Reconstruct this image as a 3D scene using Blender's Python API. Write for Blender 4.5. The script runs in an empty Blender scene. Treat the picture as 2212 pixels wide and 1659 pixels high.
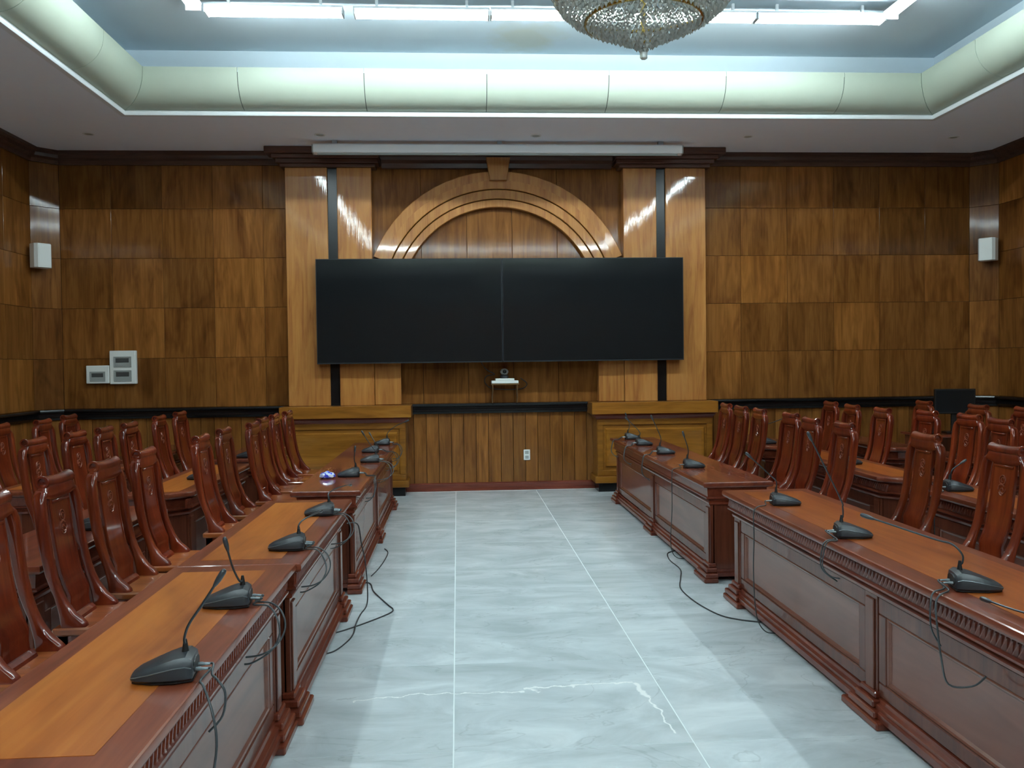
import bpy, bmesh, math, random
from mathutils import Vector, Matrix
PI = math.pi
random.seed(7)
S = bpy.context.scene
C = S.collection

# ------------------------------------------------------------------ camera, world, exposure
F_PX, YAW, PITCH, ROLL, CAM_H = 1880.0, 0.0626, -0.024, 0.0124, 1.576
cam = bpy.data.cameras.new('camera')
cam.sensor_fit = 'HORIZONTAL'; cam.sensor_width = 36.0
cam.lens = F_PX / 2212.0 * 36.0
cam.clip_start = 0.05; cam.clip_end = 100
co = bpy.data.objects.new('camera', cam); C.objects.link(co)
fwd = Vector((math.sin(YAW)*math.cos(PITCH), math.cos(YAW)*math.cos(PITCH), math.sin(PITCH)))
r0 = Vector((math.cos(YAW), -math.sin(YAW), 0)); d0 = fwd.cross(r0)
rt = math.cos(ROLL)*r0 + math.sin(ROLL)*d0
dn = -math.sin(ROLL)*r0 + math.cos(ROLL)*d0
up = -dn; bk = -fwd
co.matrix_world = Matrix(((rt.x, up.x, bk.x, 0), (rt.y, up.y, bk.y, 0), (rt.z, up.z, bk.z, CAM_H), (0, 0, 0, 1)))
S.camera = co
w = bpy.data.worlds.new('world'); S.world = w; w.use_nodes = True
w.node_tree.nodes['Background'].inputs[0].default_value = (0.6, 0.7, 0.75, 1)
w.node_tree.nodes['Background'].inputs[1].default_value = 0.02
TUBE_COLOR = (0.80, 0.97, 1.0); TUBE_POWER = 30.0
S.view_settings.view_transform = 'Standard'
S.view_settings.look = 'None'
S.view_settings.exposure = 1.2
S.view_settings.gamma = 1.0
S.view_settings.use_curve_mapping = False
try:
    S.cycles.use_denoising = True
    S.cycles.max_bounces = 8; S.cycles.diffuse_bounces = 5; S.cycles.glossy_bounces = 4
    S.cycles.transmission_bounces = 6
    S.cycles.caustics_reflective = False; S.cycles.caustics_refractive = False
    S.cycles.sample_clamp_indirect = 6.0
except Exception:
    pass

# ------------------------------------------------------------------ room numbers
YB = 10.8                       # back wall
XL, XR = -4.97, 6.81            # side walls
XLc, XRc, YLc, YRc = -4.733, 6.57, 10.565, 10.56   # chamfered corners
YF = -5.0                       # wall behind the camera
ZC = 4.16                       # soffit
HX0, HX1, HY0, HY1 = -3.37, 5.19, -3.4, 9.19       # ceiling recess
ZT = 4.82                       # recess ceiling
XC = 0.528                      # axis of the arch

# ------------------------------------------------------------------ mesh helper
class MB:
    def __init__(s): s.v = []; s.f = []
    def add(s, vs, fs):
        o = len(s.v); s.v += [tuple(p) for p in vs]; s.f += [tuple(i+o for i in f) for f in fs]
    def box(s, x0, x1, y0, y1, z0, z1, c=0.0):
        if c <= 0:
            vs = [(x, y, z) for x in (x0, x1) for y in (y0, y1) for z in (z0, z1)]
            s.add(vs, [(0,1,3,2),(4,6,7,5),(0,4,5,1),(2,3,7,6),(0,2,6,4),(1,5,7,3)]); return s
        c = min(c, (x1-x0)*.45, (y1-y0)*.45, (z1-z0)*.45)
        vs = []; idx = {}
        X = (x0, x1); Y = (y0, y1); Z = (z0, z1)
        for i in (0, 1):
            for j in (0, 1):
                for k in (0, 1):
                    dx = c*(1-2*i); dy = c*(1-2*j); dz = c*(1-2*k)
                    idx[i,j,k,0] = len(vs); vs.append((X[i], Y[j]+dy, Z[k]+dz))
                    idx[i,j,k,1] = len(vs); vs.append((X[i]+dx, Y[j], Z[k]+dz))
                    idx[i,j,k,2] = len(vs); vs.append((X[i]+dx, Y[j]+dy, Z[k]))
        q = ((0,0),(1,0),(1,1),(0,1)); fs = []
        for i in (0, 1):
            fs.append([idx[i,a,b,0] for a, b in q]); fs.append([idx[a,i,b,1] for a, b in q]); fs.append([idx[a,b,i,2] for a, b in q])
        for a in (0, 1):
            for b in (0, 1):
                fs.append([idx[a,b,0,0], idx[a,b,1,0], idx[a,b,1,1], idx[a,b,0,1]])
                fs.append([idx[a,0,b,0], idx[a,1,b,0], idx[a,1,b,2], idx[a,0,b,2]])
                fs.append([idx[0,a,b,1], idx[1,a,b,1], idx[1,a,b,2], idx[0,a,b,2]])
                for k in (0, 1): fs.append([idx[a,b,k,0], idx[a,b,k,1], idx[a,b,k,2]])
        s.add(vs, fs); return s
    def loft(s, rings, cap=True, closed=True):
        n = len(rings[0]); vs = [p for r in rings for p in r]; fs = []
        for a in range(len(rings)-1):
            for i in range(n if closed else n-1):
                j = (i+1) % n
                fs.append((a*n+i, a*n+j, (a+1)*n+j, (a+1)*n+i))
        if cap:
            fs.append(tuple(range(n))); fs.append(tuple((len(rings)-1)*n+i for i in range(n)))
        s.add(vs, fs); return s
    def prism(s, pts, axis, a0, a1):
        m = {'x': lambda u, v, a: (a, u, v), 'y': lambda u, v, a: (u, a, v), 'z': lambda u, v, a: (u, v, a)}[axis]
        return s.loft([[m(u, v, a0) for u, v in pts], [m(u, v, a1) for u, v in pts]])
    def tube(s, path, rad, n=8, cap=True):
        P = [Vector(p) for p in path]; rings = []
        if not isinstance(rad, (list, tuple)): rad = [rad]*len(P)
        t = (P[1]-P[0]).normalized()
        u = t.orthogonal().normalized()
        for i, p in enumerate(P):
            a = P[max(i-1, 0)]; b = P[min(i+1, len(P)-1)]
            t2 = (b-a).normalized()
            u = (u - t2*u.dot(t2))
            u = u.normalized() if u.length > 1e-6 else t2.orthogonal().normalized()
            vv = t2.cross(u)
            rings.append([p + rad[i]*(math.cos(2*PI*k/n)*u + math.sin(2*PI*k/n)*vv) for k in range(n)])
        return s.loft(rings, cap)
    def lathe(s, prof, n=16, c=(0, 0, 0), cap=True):
        rings = [[(c[0]+r*math.cos(2*PI*k/n), c[1]+r*math.sin(2*PI*k/n), c[2]+z) for k in range(n)] for r, z in prof]
        return s.loft(rings, cap)
    def sweep(s, path, prof, closed=False):
        """profile [(d,z)] swept along a plan path; d is measured to the left of travel, corners mitred"""
        n = len(path); rings = []
        for i in range(n):
            p = Vector(path[i])
            a = Vector(path[i-1]) if (i > 0 or closed) else None
            b = Vector(path[(i+1) % n]) if (i < n-1 or closed) else None
            ns = []
            if a is not None: t = (p-a).normalized(); ns.append(Vector((-t.y, t.x)))
            if b is not None: t = (b-p).normalized(); ns.append(Vector((-t.y, t.x)))
            m = ns[0] if len(ns) == 1 else (ns[0]+ns[1])/(1+ns[0].dot(ns[1]))
            rings.append([(p.x+m.x*d, p.y+m.y*d, z) for d, z in prof])
        if closed: rings.append(rings[0])
        return s.loft(rings, not closed)
    def stack(s, outline, levels):
        """closed solid from (inset, z) levels of an outline function"""
        return s.loft([[(x, y, z) for x, y in outline(i)] for i, z in levels])
    def xf(s, M):
        s.v = [tuple(M @ Vector(p)) for p in s.v]; return s
    def build(s, name, mat, parent=None, angle=35, loc=None, kind=None, color=None, label=None):
        me = bpy.data.meshes.new(name)
        bm = bmesh.new()
        vs = [bm.verts.new(p) for p in s.v]
        for f in s.f:
            try: bm.faces.new([vs[i] for i in f])
            except ValueError: pass
        bmesh.ops.recalc_face_normals(bm, faces=bm.faces)
        bm.to_mesh(me); bm.free()
        if angle:
            me.shade_smooth(); me.set_sharp_from_angle(angle=math.radians(angle))
        me.materials.append(mat)
        o = bpy.data.objects.new(name, me); C.objects.link(o)
        if parent is not None: o.parent = parent
        if loc: o.location = loc
        if kind: o['kind'] = kind
        if color: o.color = (*color, 1)
        if label: o['label'] = label
        return o

def tag(o, label, cat, group=None):
    o['label'] = label; o['category'] = cat
    if group: o['group'] = group
    return o
def thing(name, label, cat, loc=(0, 0, 0), rz=0, group=None):
    o = bpy.data.objects.new(name, None); C.objects.link(o)
    o.empty_display_size = .1
    o.location = loc; o.rotation_euler = (0, 0, rz)
    return tag(o, label, cat, group)
def struct(name, label):
    o = bpy.data.objects.new(name, None); C.objects.link(o); o['kind'] = 'structure'; o['label'] = label
    return o
def copy_tree(o, parent=None):
    c = o.copy(); C.objects.link(c)
    if parent is not None: c.parent = parent
    for ch in list(o.children): copy_tree(ch, c)
    return c
def piece(src, parent, loc, color=None):
    c = src.copy(); C.objects.link(c); c.parent = parent; c.location = loc
    if color: c.color = (*color, 1)
    return c
def smooth(path, k=6):
    P = [Vector(p) for p in path]; out = []
    for i in range(len(P)-1):
        p0 = P[max(i-1, 0)]; p1 = P[i]; p2 = P[i+1]; p3 = P[min(i+2, len(P)-1)]
        for j in range(k):
            t = j/k
            out.append(.5*((2*p1)+(p2-p0)*t+(2*p0-5*p1+4*p2-p3)*t*t+(3*p1-p0-3*p2+p3)*t**3))
    out.append(P[-1]); return out

# ------------------------------------------------------------------ materials
def srgb(r, g, b):
    f = lambda c: (c/255/12.92) if c/255 <= .04045 else ((c/255+.055)/1.055)**2.4
    return (f(r), f(g), f(b), 1)
def new_mat(name):
    m = bpy.data.materials.new(name); m.use_nodes = True
    nt = m.node_tree; b = nt.nodes['Principled BSDF']
    return m, nt, b
def N(nt, typ, **kw):
    n = nt.nodes.new(typ)
    for k, v in kw.items(): setattr(n, k, v)
    return n
def plain(name, col, rough=.5, metal=0, spec=.5, coat=0, noise=0.0, emit=None):
    m, nt, b = new_mat(name)
    b.inputs['Base Color'].default_value = col
    b.inputs['Roughness'].default_value = rough
    b.inputs['Metallic'].default_value = metal
    b.inputs['Specular IOR Level'].default_value = spec
    b.inputs['Coat Weight'].default_value = coat
    if noise:
        tc = N(nt, 'ShaderNodeTexCoord'); no = N(nt, 'ShaderNodeTexNoise')
        no.inputs['Scale'].default_value = 9; no.inputs['Detail'].default_value = 4
        nt.links.new(tc.outputs['Object'], no.inputs['Vector'])
        r = N(nt, 'ShaderNodeMix', data_type='RGBA')
        r.inputs[6].default_value = tuple(c*(1-noise) for c in col[:3])+(1,)
        r.inputs[7].default_value = tuple(min(1, c*(1+noise)) for c in col[:3])+(1,)
        nt.links.new(no.outputs['Fac'], r.inputs[0]); nt.links.new(r.outputs[2], b.inputs['Base Color'])
    if emit:
        b.inputs['Emission Color'].default_value = (*emit[0], 1); b.inputs['Emission Strength'].default_value = emit[1]
    return m
def wood(name, dark, mid, light, axis='z', rough=.3, coat=.0, fine=28, stain=.5, bump=.04, coat_rough=.08, wave=0.0, tint=True, spec=.15, grain=.34):
    """veneer: stretched grain, broad figure, dark stains; per-piece tint from the object colour"""
    m, nt, b = new_mat(name); L = nt.links.new
    tc = N(nt, 'ShaderNodeTexCoord'); oi = N(nt, 'ShaderNodeObjectInfo')
    mul = N(nt, 'ShaderNodeMath', operation='MULTIPLY'); mul.inputs[1].default_value = 53.0
    L(oi.outputs['Random'], mul.inputs[0])
    add = N(nt, 'ShaderNodeVectorMath', operation='ADD')
    L(tc.outputs['Object'], add.inputs[0]); L(mul.outputs[0], add.inputs[1])
    def stretched(k, sc, det, dist):
        mp = N(nt, 'ShaderNodeMapping')
        s3 = [1, 1, 1]; s3['xyz'.index(axis)] = k
        mp.inputs['Scale'].default_value = s3
        L(add.outputs[0], mp.inputs['Vector'])
        no = N(nt, 'ShaderNodeTexNoise')
        no.inputs['Scale'].default_value = sc; no.inputs['Detail'].default_value = det
        no.inputs['Roughness'].default_value = .6; no.inputs['Distortion'].default_value = dist
        L(mp.outputs[0], no.inputs['Vector']); return no.outputs['Fac']
    g1 = stretched(.035, fine*2.2, 5, .4)
    g2 = stretched(.12, fine*.35, 3, 1.2)
    g3 = stretched(.35, 2.6, 3, .8)
    mx = N(nt, 'ShaderNodeMath', operation='MULTIPLY_ADD'); mx.inputs[1].default_value = grain
    L(g1, mx.inputs[0])
    h = N(nt, 'ShaderNodeMath', operation='MULTIPLY'); h.inputs[1].default_value = 1-grain
    L(g2, h.inputs[0]); L(h.outputs[0], mx.inputs[2])
    cr = N(nt, 'ShaderNodeValToRGB')
    e = cr.color_ramp.elements
    e[0].position = .32; e[0].color = dark; e[1].position = .68; e[1].color = light
    k = e.new(.5); k.color = mid
    L(mx.outputs[0], cr.inputs[0])
    st = N(nt, 'ShaderNodeMapRange'); st.inputs[1].default_value = .52; st.inputs[2].default_value = .74
    st.inputs[3].default_value = 0; st.inputs[4].default_value = stain
    L(g3, st.inputs[0])
    dk = N(nt, 'ShaderNodeMix', data_type='RGBA', blend_type='MULTIPLY')
    dk.inputs[7].default_value = (.42, .33, .34, 1)
    L(st.outputs[0], dk.inputs[0]); L(cr.outputs[0], dk.inputs[6])
    outc = dk.outputs[2]
    if tint:
        t = N(nt, 'ShaderNodeMix', data_type='RGBA', blend_type='MULTIPLY'); t.inputs[0].default_value = 1
        L(outc, t.inputs[6]); L(oi.outputs['Color'], t.inputs[7]); outc = t.outputs[2]
    L(outc, b.inputs['Base Color'])
    b.inputs['Roughness'].default_value = rough; b.inputs['Specular IOR Level'].default_value = spec
    b.inputs['Coat Weight'].default_value = coat; b.inputs['Coat Roughness'].default_value = coat_rough
    bp = N(nt, 'ShaderNodeBump'); bp.inputs['Strength'].default_value = bump; bp.inputs['Distance'].default_value = .01
    L(mx.outputs[0], bp.inputs['Height']); L(bp.outputs[0], b.inputs['Normal'])
    if wave:
        g4 = stretched(.25, 3.2, 1, 0)
        bw = N(nt, 'ShaderNodeBump'); bw.inputs['Strength'].default_value = wave; bw.inputs['Distance'].default_value = .02
        L(g4, bw.inputs['Height']); L(bp.outputs[0], bw.inputs['Normal'])
        L(bw.outputs[0], b.inputs['Coat Normal'])
    return m

M = {}
M['veneer'] = wood('wall_veneer', srgb(98, 59, 24), srgb(126, 79, 35), srgb(146, 97, 47), 'z', rough=.45, coat=.38, coat_rough=.075, stain=.8, wave=.1, spec=.04)
M['veneer_gloss'] = wood('glossy_veneer', srgb(139, 85, 40), srgb(168, 112, 56), srgb(182, 127, 68), 'z', rough=.42, coat=1.0, coat_rough=.04, stain=.15, wave=.08)
M['veneer_h'] = wood('cap_veneer', srgb(111, 67, 20), srgb(136, 86, 27), srgb(150, 100, 36), 'x', rough=.4, coat=.6, coat_rough=.08, stain=.15)
M['cornice'] = wood('dark_cornice_wood', srgb(62, 44, 38), srgb(78, 56, 48), srgb(90, 64, 54), 'x', rough=.4, coat=.5, stain=.2)
M['black_wood'] = plain('black_lacquer', srgb(20, 18, 19), .2, spec=.35, noise=.2)
M['base_red'] = wood('baseboard_wood', srgb(84, 36, 26), srgb(106, 48, 34), srgb(118, 58, 40), 'x', rough=.3, coat=.6, coat_rough=.06, stain=.1)
M['rose'] = wood('table_rosewood', srgb(85, 34, 21), srgb(112, 50, 31), srgb(129, 63, 39), 'y', rough=.4, coat=.8, coat_rough=.07, stain=.3)
M['rose_v'] = wood('table_rosewood_upright', srgb(75, 34, 23), srgb(98, 48, 31), srgb(113, 59, 39), 'z', rough=.4, coat=.7, coat_rough=.08, stain=.25)
M['field'] = wood('table_panel_wood', srgb(96, 56, 44), srgb(114, 68, 54), srgb(126, 78, 62), 'y', rough=.4, coat=.8, coat_rough=.12, stain=.15, grain=.15, fine=12)
M['inlay'] = wood('table_inlay', srgb(146, 75, 24), srgb(170, 94, 36), srgb(183, 110, 47), 'y', rough=.4, coat=.5, coat_rough=.12, stain=.75, fine=15)
M['border'] = wood('table_border', srgb(96, 44, 28), srgb(119, 57, 36), srgb(134, 70, 43), 'y', rough=.4, coat=.7, coat_rough=.09, stain=.3)
M['chair'] = wood('chair_rosewood', srgb(69, 18, 8), srgb(100, 33, 13), srgb(123, 49, 20), 'z', rough=.4, coat=1.0, coat_rough=.05, stain=.3, bump=.02, fine=16)
M['seat'] = wood('chair_seat_wood', srgb(109, 53, 24), srgb(136, 70, 34), srgb(150, 85, 43), 'x', rough=.4, coat=.9, coat_rough=.06, stain=.15)
M['carve'] = plain('carved_relief', srgb(128, 64, 42), .35, coat=.3)
M['cream'] = plain('cream_cove', srgb(180, 189, 172), .55, noise=.02)
M['white'] = plain('white_paint', srgb(222, 226, 228), .6)
M['soffit'] = plain('soffit_paint', srgb(240, 244, 255), .7, noise=.02)
M['tray'] = plain('recess_paint', srgb(204, 217, 226), .7, noise=.02)
M['plastic_white'] = plain('white_plastic', srgb(226, 230, 226), .4)
M['plastic_grey'] = plain('grey_plastic', srgb(150, 155, 152), .4)
M['window_dark'] = plain('dark_window_plastic', srgb(70, 72, 72), .3, noise=.3)
M['screen_case'] = plain('screen_housing_paint', srgb(236, 240, 244), .45)
M['tv_glass'] = plain('black_display_glass', srgb(24, 26, 28), .06, spec=.3)
M['tv_body'] = plain('black_display_body', srgb(14, 14, 15), .35)
M['tv_bezel'] = plain('display_bezel', srgb(38, 42, 46), .35, metal=.3)
M['mic'] = plain('microphone_plastic', srgb(42, 47, 52), .34, spec=.7)
M['mic_dark'] = plain('microphone_underside', srgb(14, 14, 15), .5)
M['mic_edge'] = plain('microphone_edge', srgb(120, 130, 134), .3, metal=.5)
M['neck'] = plain('gooseneck_metal', srgb(62, 68, 72), .3, metal=.6)
M['cable'] = plain('cable_rubber', srgb(44, 44, 46), .45)
M['cable_thin'] = plain('thin_cable_rubber', srgb(54, 58, 60), .45)
M['joint'] = plain('joint_gasket', srgb(34, 40, 40), .7)
M['grout'] = plain('grout', srgb(228, 236, 236), .6)
M['brass'] = plain('brass', srgb(190, 160, 90), .25, metal=1)
M['wire'] = plain('shelf_wire', srgb(120, 92, 60), .35, metal=.6)
M['tube'] = plain('lit_tube', (1, 1, 1, 1), .5, emit=(TUBE_COLOR, TUBE_POWER))
M['steel'] = plain('steel', srgb(170, 176, 180), .3, metal=.9)
M['backing'] = plain('wall_backing', srgb(48, 30, 18), .7)
m, nt, b = new_mat('crystal'); M['crystal'] = m
b.inputs['Base Color'].default_value = srgb(240, 240, 232); b.inputs['Roughness'].default_value = .08
b.inputs['Transmission Weight'].default_value = .6; b.inputs['IOR'].default_value = 1.6; b.inputs['Specular IOR Level'].default_value = .9
m, nt, b = new_mat('blue_crystal'); M['blue'] = m
tc = N(nt, 'ShaderNodeTexCoord'); vo = N(nt, 'ShaderNodeTexVoronoi'); vo.inputs['Scale'].default_value = 38
nt.links.new(tc.outputs['Object'], vo.inputs['Vector'])
cr = N(nt, 'ShaderNodeValToRGB'); e = cr.color_ramp.elements
e[0].color = srgb(60, 80, 220); e[1].color = srgb(225, 240, 255); e[0].position = .3; e[1].position = .75
sp = N(nt, 'ShaderNodeSeparateColor'); nt.links.new(vo.outputs['Color'], sp.inputs[0])
nt.links.new(sp.outputs[0], cr.inputs[0]); nt.links.new(cr.outputs[0], b.inputs['Base Color'])
b.inputs['Roughness'].default_value = .06; b.inputs['Specular IOR Level'].default_value = .9; b.inputs['Coat Weight'].default_value = 1

def tile_material():
    m, nt, b = new_mat('grey_marble_tile'); L = nt.links.new
    tc = N(nt, 'ShaderNodeTexCoord'); oi = N(nt, 'ShaderNodeObjectInfo'); ge = N(nt, 'ShaderNodeNewGeometry')
    mul = N(nt, 'ShaderNodeMath', operation='MULTIPLY'); mul.inputs[1].default_value = 31.0
    L(oi.outputs['Random'], mul.inputs[0])
    add = N(nt, 'ShaderNodeVectorMath', operation='ADD')
    L(tc.outputs['Object'], add.inputs[0]); L(mul.outputs[0], add.inputs[1])
    mp = N(nt, 'ShaderNodeMapping'); mp.inputs['Rotation'].default_value = (0, 0, .45); mp.inputs['Scale'].default_value = (1, 2.0, 1)
    L(add.outputs[0], mp.inputs['Vector'])
    n1 = N(nt, 'ShaderNodeTexNoise'); n1.inputs['Scale'].default_value = 1.7; n1.inputs['Detail'].default_value = 9; n1.inputs['Roughness'].default_value = .62; n1.inputs['Distortion'].default_value = .9
    L(mp.outputs[0], n1.inputs['Vector'])
    cr = N(nt, 'ShaderNodeValToRGB'); e = cr.color_ramp.elements
    e[0].position = .3; e[0].color = srgb(184, 194, 196); e[1].position = .72; e[1].color = srgb(228, 236, 238)
    k = e.new(.5); k.color = srgb(204, 213, 216)
    L(n1.outputs['Fac'], cr.inputs[0])
    # thin dark veins
    n2 = N(nt, 'ShaderNodeTexNoise'); n2.inputs['Scale'].default_value = 1.1; n2.inputs['Detail'].default_value = 5; n2.inputs['Distortion'].default_value = 1.4
    L(mp.outputs[0], n2.inputs['Vector'])
    d = N(nt, 'ShaderNodeMath', operation='SUBTRACT'); d.inputs[1].default_value = .5; L(n2.outputs['Fac'], d.inputs[0])
    ab = N(nt, 'ShaderNodeMath', operation='ABSOLUTE'); L(d.outputs[0], ab.inputs[0])
    mr = N(nt, 'ShaderNodeMapRange'); mr.inputs[1].default_value = 0; mr.inputs[2].default_value = .008; mr.inputs[3].default_value = .3; mr.inputs[4].default_value = 0
    L(ab.outputs[0], mr.inputs[0])
    v1 = N(nt, 'ShaderNodeMix', data_type='RGBA'); v1.inputs[7].default_value = srgb(140, 150, 152)
    L(mr.outputs[0], v1.inputs[0]); L(cr.outputs[0], v1.inputs[6])
    # the one white vein that crosses two tiles of the aisle
    n3 = N(nt, 'ShaderNodeTexNoise'); n3.inputs['Scale'].default_value = 9; n3.inputs['Detail'].default_value = 5
    L(ge.outputs['Position'], n3.inputs['Vector'])
    sp = N(nt, 'ShaderNodeSeparateXYZ'); L(ge.outputs['Position'], sp.inputs[0])
    def seg(ax, ay, bx, by, wid, amp):
        A = Vector((ax, ay, 0)); B = Vector((bx, by, 0)); D = B-A; ln = D.length
        sub = N(nt, 'ShaderNodeVectorMath', operation='SUBTRACT'); sub.inputs[1].default_value = A; L(ge.outputs['Position'], sub.inputs[0])
        dt = N(nt, 'ShaderNodeVectorMath', operation='DOT_PRODUCT'); dt.inputs[1].default_value = D/ln; L(sub.outputs[0], dt.inputs[0])
        nr = N(nt, 'ShaderNodeVectorMath', operation='DOT_PRODUCT'); nr.inputs[1].default_value = (-D.y/ln, D.x/ln, 0); L(sub.outputs[0], nr.inputs[0])
        ns = N(nt, 'ShaderNodeMath', operation='MULTIPLY_ADD'); ns.inputs[1].default_value = amp; ns.inputs[2].default_value = -amp*.5; L(n3.outputs['Fac'], ns.inputs[0])
        sm = N(nt, 'ShaderNodeMath', operation='ADD'); L(nr.outputs['Value'], sm.inputs[0]); L(ns.outputs[0], sm.inputs[1])
        a2 = N(nt, 'ShaderNodeMath', operation='ABSOLUTE'); L(sm.outputs[0], a2.inputs[0])
        w1 = N(nt, 'ShaderNodeMapRange'); w1.inputs[1].default_value = wid*.5; w1.inputs[2].default_value = wid; w1.inputs[3].default_value = 1; w1.inputs[4].default_value = 0
        L(a2.outputs[0], w1.inputs[0])
        g = N(nt, 'ShaderNodeMath', operation='GREATER_THAN'); g.inputs[1].default_value = 0; L(dt.outputs['Value'], g.inputs[0])
        l = N(nt, 'ShaderNodeMath', operation='LESS_THAN'); l.inputs[1].default_value = ln; L(dt.outputs['Value'], l.inputs[0])
        p = N(nt, 'ShaderNodeMath', operation='MULTIPLY'); L(g.outputs[0], p.inputs[0]); L(l.outputs[0], p.inputs[1])
        q = N(nt, 'ShaderNodeMath', operation='MULTIPLY'); L(p.outputs[0], q.inputs[0]); L(w1.outputs[0], q.inputs[1])
        return q.outputs[0]
    segs = [seg(-.51, 4.08, -.2, 4.15, .007, .16), seg(-.2, 4.15, .3, 4.12, .006, .16), seg(.3, 4.15, .5, 4.17, .018, .26), seg(.5, 4.17, .84, 4.19, .012, .2), seg(.84, 4.19, .875, 4.0, .016, .1), seg(.875, 4.0, .905, 3.6, .006, .1)]
    cur = segs[0]
    for q in segs[1:]:
        mxn = N(nt, 'ShaderNodeMath', operation='MAXIMUM'); L(cur, mxn.inputs[0]); L(q, mxn.inputs[1]); cur = mxn.outputs[0]
    v2 = N(nt, 'ShaderNodeMix', data_type='RGBA'); v2.inputs[7].default_value = srgb(250, 253, 252)
    L(cur, v2.inputs[0]); L(v1.outputs[2], v2.inputs[6]); L(v2.outputs[2], b.inputs['Base Color'])
    b.inputs['Roughness'].default_value = .22
    b.inputs['Specular IOR Level'].default_value = .5
    return m
M['tile'] = tile_material()

def tray_material():
    """recess ceiling paint with the old water stain beside the chandelier"""
    m, nt, b = new_mat('stained_recess_paint'); L = nt.links.new
    ge = N(nt, 'ShaderNodeNewGeometry')
    sub = N(nt, 'ShaderNodeVectorMath', operation='SUBTRACT'); sub.inputs[1].default_value = (.72, 8.75, 0); L(ge.outputs['Position'], sub.inputs[0])
    ml = N(nt, 'ShaderNodeVectorMath', operation='MULTIPLY'); ml.inputs[1].default_value = (2.4, 2.0, 0); L(sub.outputs[0], ml.inputs[0])
    ln = N(nt, 'ShaderNodeVectorMath', operation='LENGTH'); L(ml.outputs[0], ln.inputs[0])
    no = N(nt, 'ShaderNodeTexNoise'); no.inputs['Scale'].default_value = 5; no.inputs['Detail'].default_value = 5; L(ge.outputs['Position'], no.inputs['Vector'])
    ad = N(nt, 'ShaderNodeMath', operation='ADD'); L(ln.outputs['Value'], ad.inputs[0]); L(no.outputs['Fac'], ad.inputs[1])
    mr = N(nt, 'ShaderNodeMapRange'); mr.inputs[1].default_value = .9; mr.inputs[2].default_value = 1.5; mr.inputs[3].default_value = .8; mr.inputs[4].default_value = 0
    L(ad.outputs[0], mr.inputs[0])
    mx = N(nt, 'ShaderNodeMix', data_type='RGBA'); mx.inputs[6].default_value = srgb(204, 217, 226); mx.inputs[7].default_value = srgb(200, 202, 190)
    L(mr.outputs[0], mx.inputs[0]); L(mx.outputs[2], b.inputs['Base Color'])
    b.inputs['Roughness'].default_value = .7
    return m
M['tray_c'] = tray_material()

# ------------------------------------------------------------------ floor
floor = struct('floor', 'grey marble tiled floor with white joints')
MB().box(XL-.3, XR+.3, YF-.3, YB+.3, -.12, -.0012).build('grout_bed', M['grout'], floor, angle=None)
TX, TY = .992, 1.03
x_lines = [-.0365 + TX*k for k in range(-5, 8)]
y_lines = [10.72 - TY*k for k in range(0, 11)]
tsrc = None
for i in range(len(x_lines)-1):
    for j in range(len(y_lines)-1):
        x0, x1, y1, y0 = x_lines[i], x_lines[i+1], y_lines[j], y_lines[j+1]
        if tsrc is None:
            tsrc = MB().box(-TX/2+.0032, TX/2-.0032, -TY/2+.0016, TY/2-.0016, -.012, 0, .0008).build('tile', M['tile'], floor, angle=None)
            t = tsrc; t.location = ((x0+x1)/2, (y0+y1)/2, 0)
        else:
            t = piece(tsrc, floor, ((x0+x1)/2, (y0+y1)/2, 0))
MB().box(XL-.1, XR+.1, YF-.1, y_lines[-1]-.002, -.012, 0).build('rear_paving', M['tile'], floor, angle=None)

# ------------------------------------------------------------------ walls
def tint(v=None, red=0):
    k = random.uniform(.74, 1.12) if v is None else v
    h = random.uniform(-.04, .05)
    return (k*(1+h*.4), k*(1-red*.12), k*(1-h*1.5-red*.15))
ROWS = [1.087, 1.688, 2.294, 2.894, 3.491, 4.03]
wall_back = struct('wall_back', 'back wall clad in square wood veneer panels over a boarded dado')
MB().box(XL-.3, XR+.3, YB+.022, YB+.2, 0, ZC+.8).build('wall_core', M['backing'], wall_back, angle=None)
PCACHE = {}
def wpanel(parent, name, mat, wd, ht, loc, rz=0, color=None, th=.02):
    """a board whose face lies in its own local y=0 plane, facing -y"""
    key = (name, mat, round(wd, 3), round(ht, 3))
    if key in PCACHE: o = piece(PCACHE[key], parent, loc)
    else:
        o = MB().box(-wd/2, wd/2, 0, th, -ht/2, ht/2, .002).build(name, M[mat], parent, angle=None); PCACHE[key] = o; o.location = loc
    o.rotation_euler = (0, 0, rz)
    o.color = (*(color or tint()), 1)
    return o
G = .003
leftcols = [XLc, -4.133, -3.533, -2.933, -2.333, -2.0]
rightcols = [3.06, 3.584, 4.183, 4.783, 5.383, 5.98, XRc]
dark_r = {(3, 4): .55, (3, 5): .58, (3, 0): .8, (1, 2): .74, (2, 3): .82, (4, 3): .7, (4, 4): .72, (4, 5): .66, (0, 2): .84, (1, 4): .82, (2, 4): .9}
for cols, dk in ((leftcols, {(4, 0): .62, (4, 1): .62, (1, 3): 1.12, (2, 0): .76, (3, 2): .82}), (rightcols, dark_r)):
    for c in range(len(cols)-1):
        for r in range(5):
            x0, x1 = cols[c], cols[c+1]; z0, z1 = ROWS[r], ROWS[r+1]
            wpanel(wall_back, 'panel', 'veneer', x1-x0-G, z1-z0-G, ((x0+x1)/2, YB+random.uniform(-.0015, .0015), (z0+z1)/2), 0, tint(dk.get((r, c))))
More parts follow.
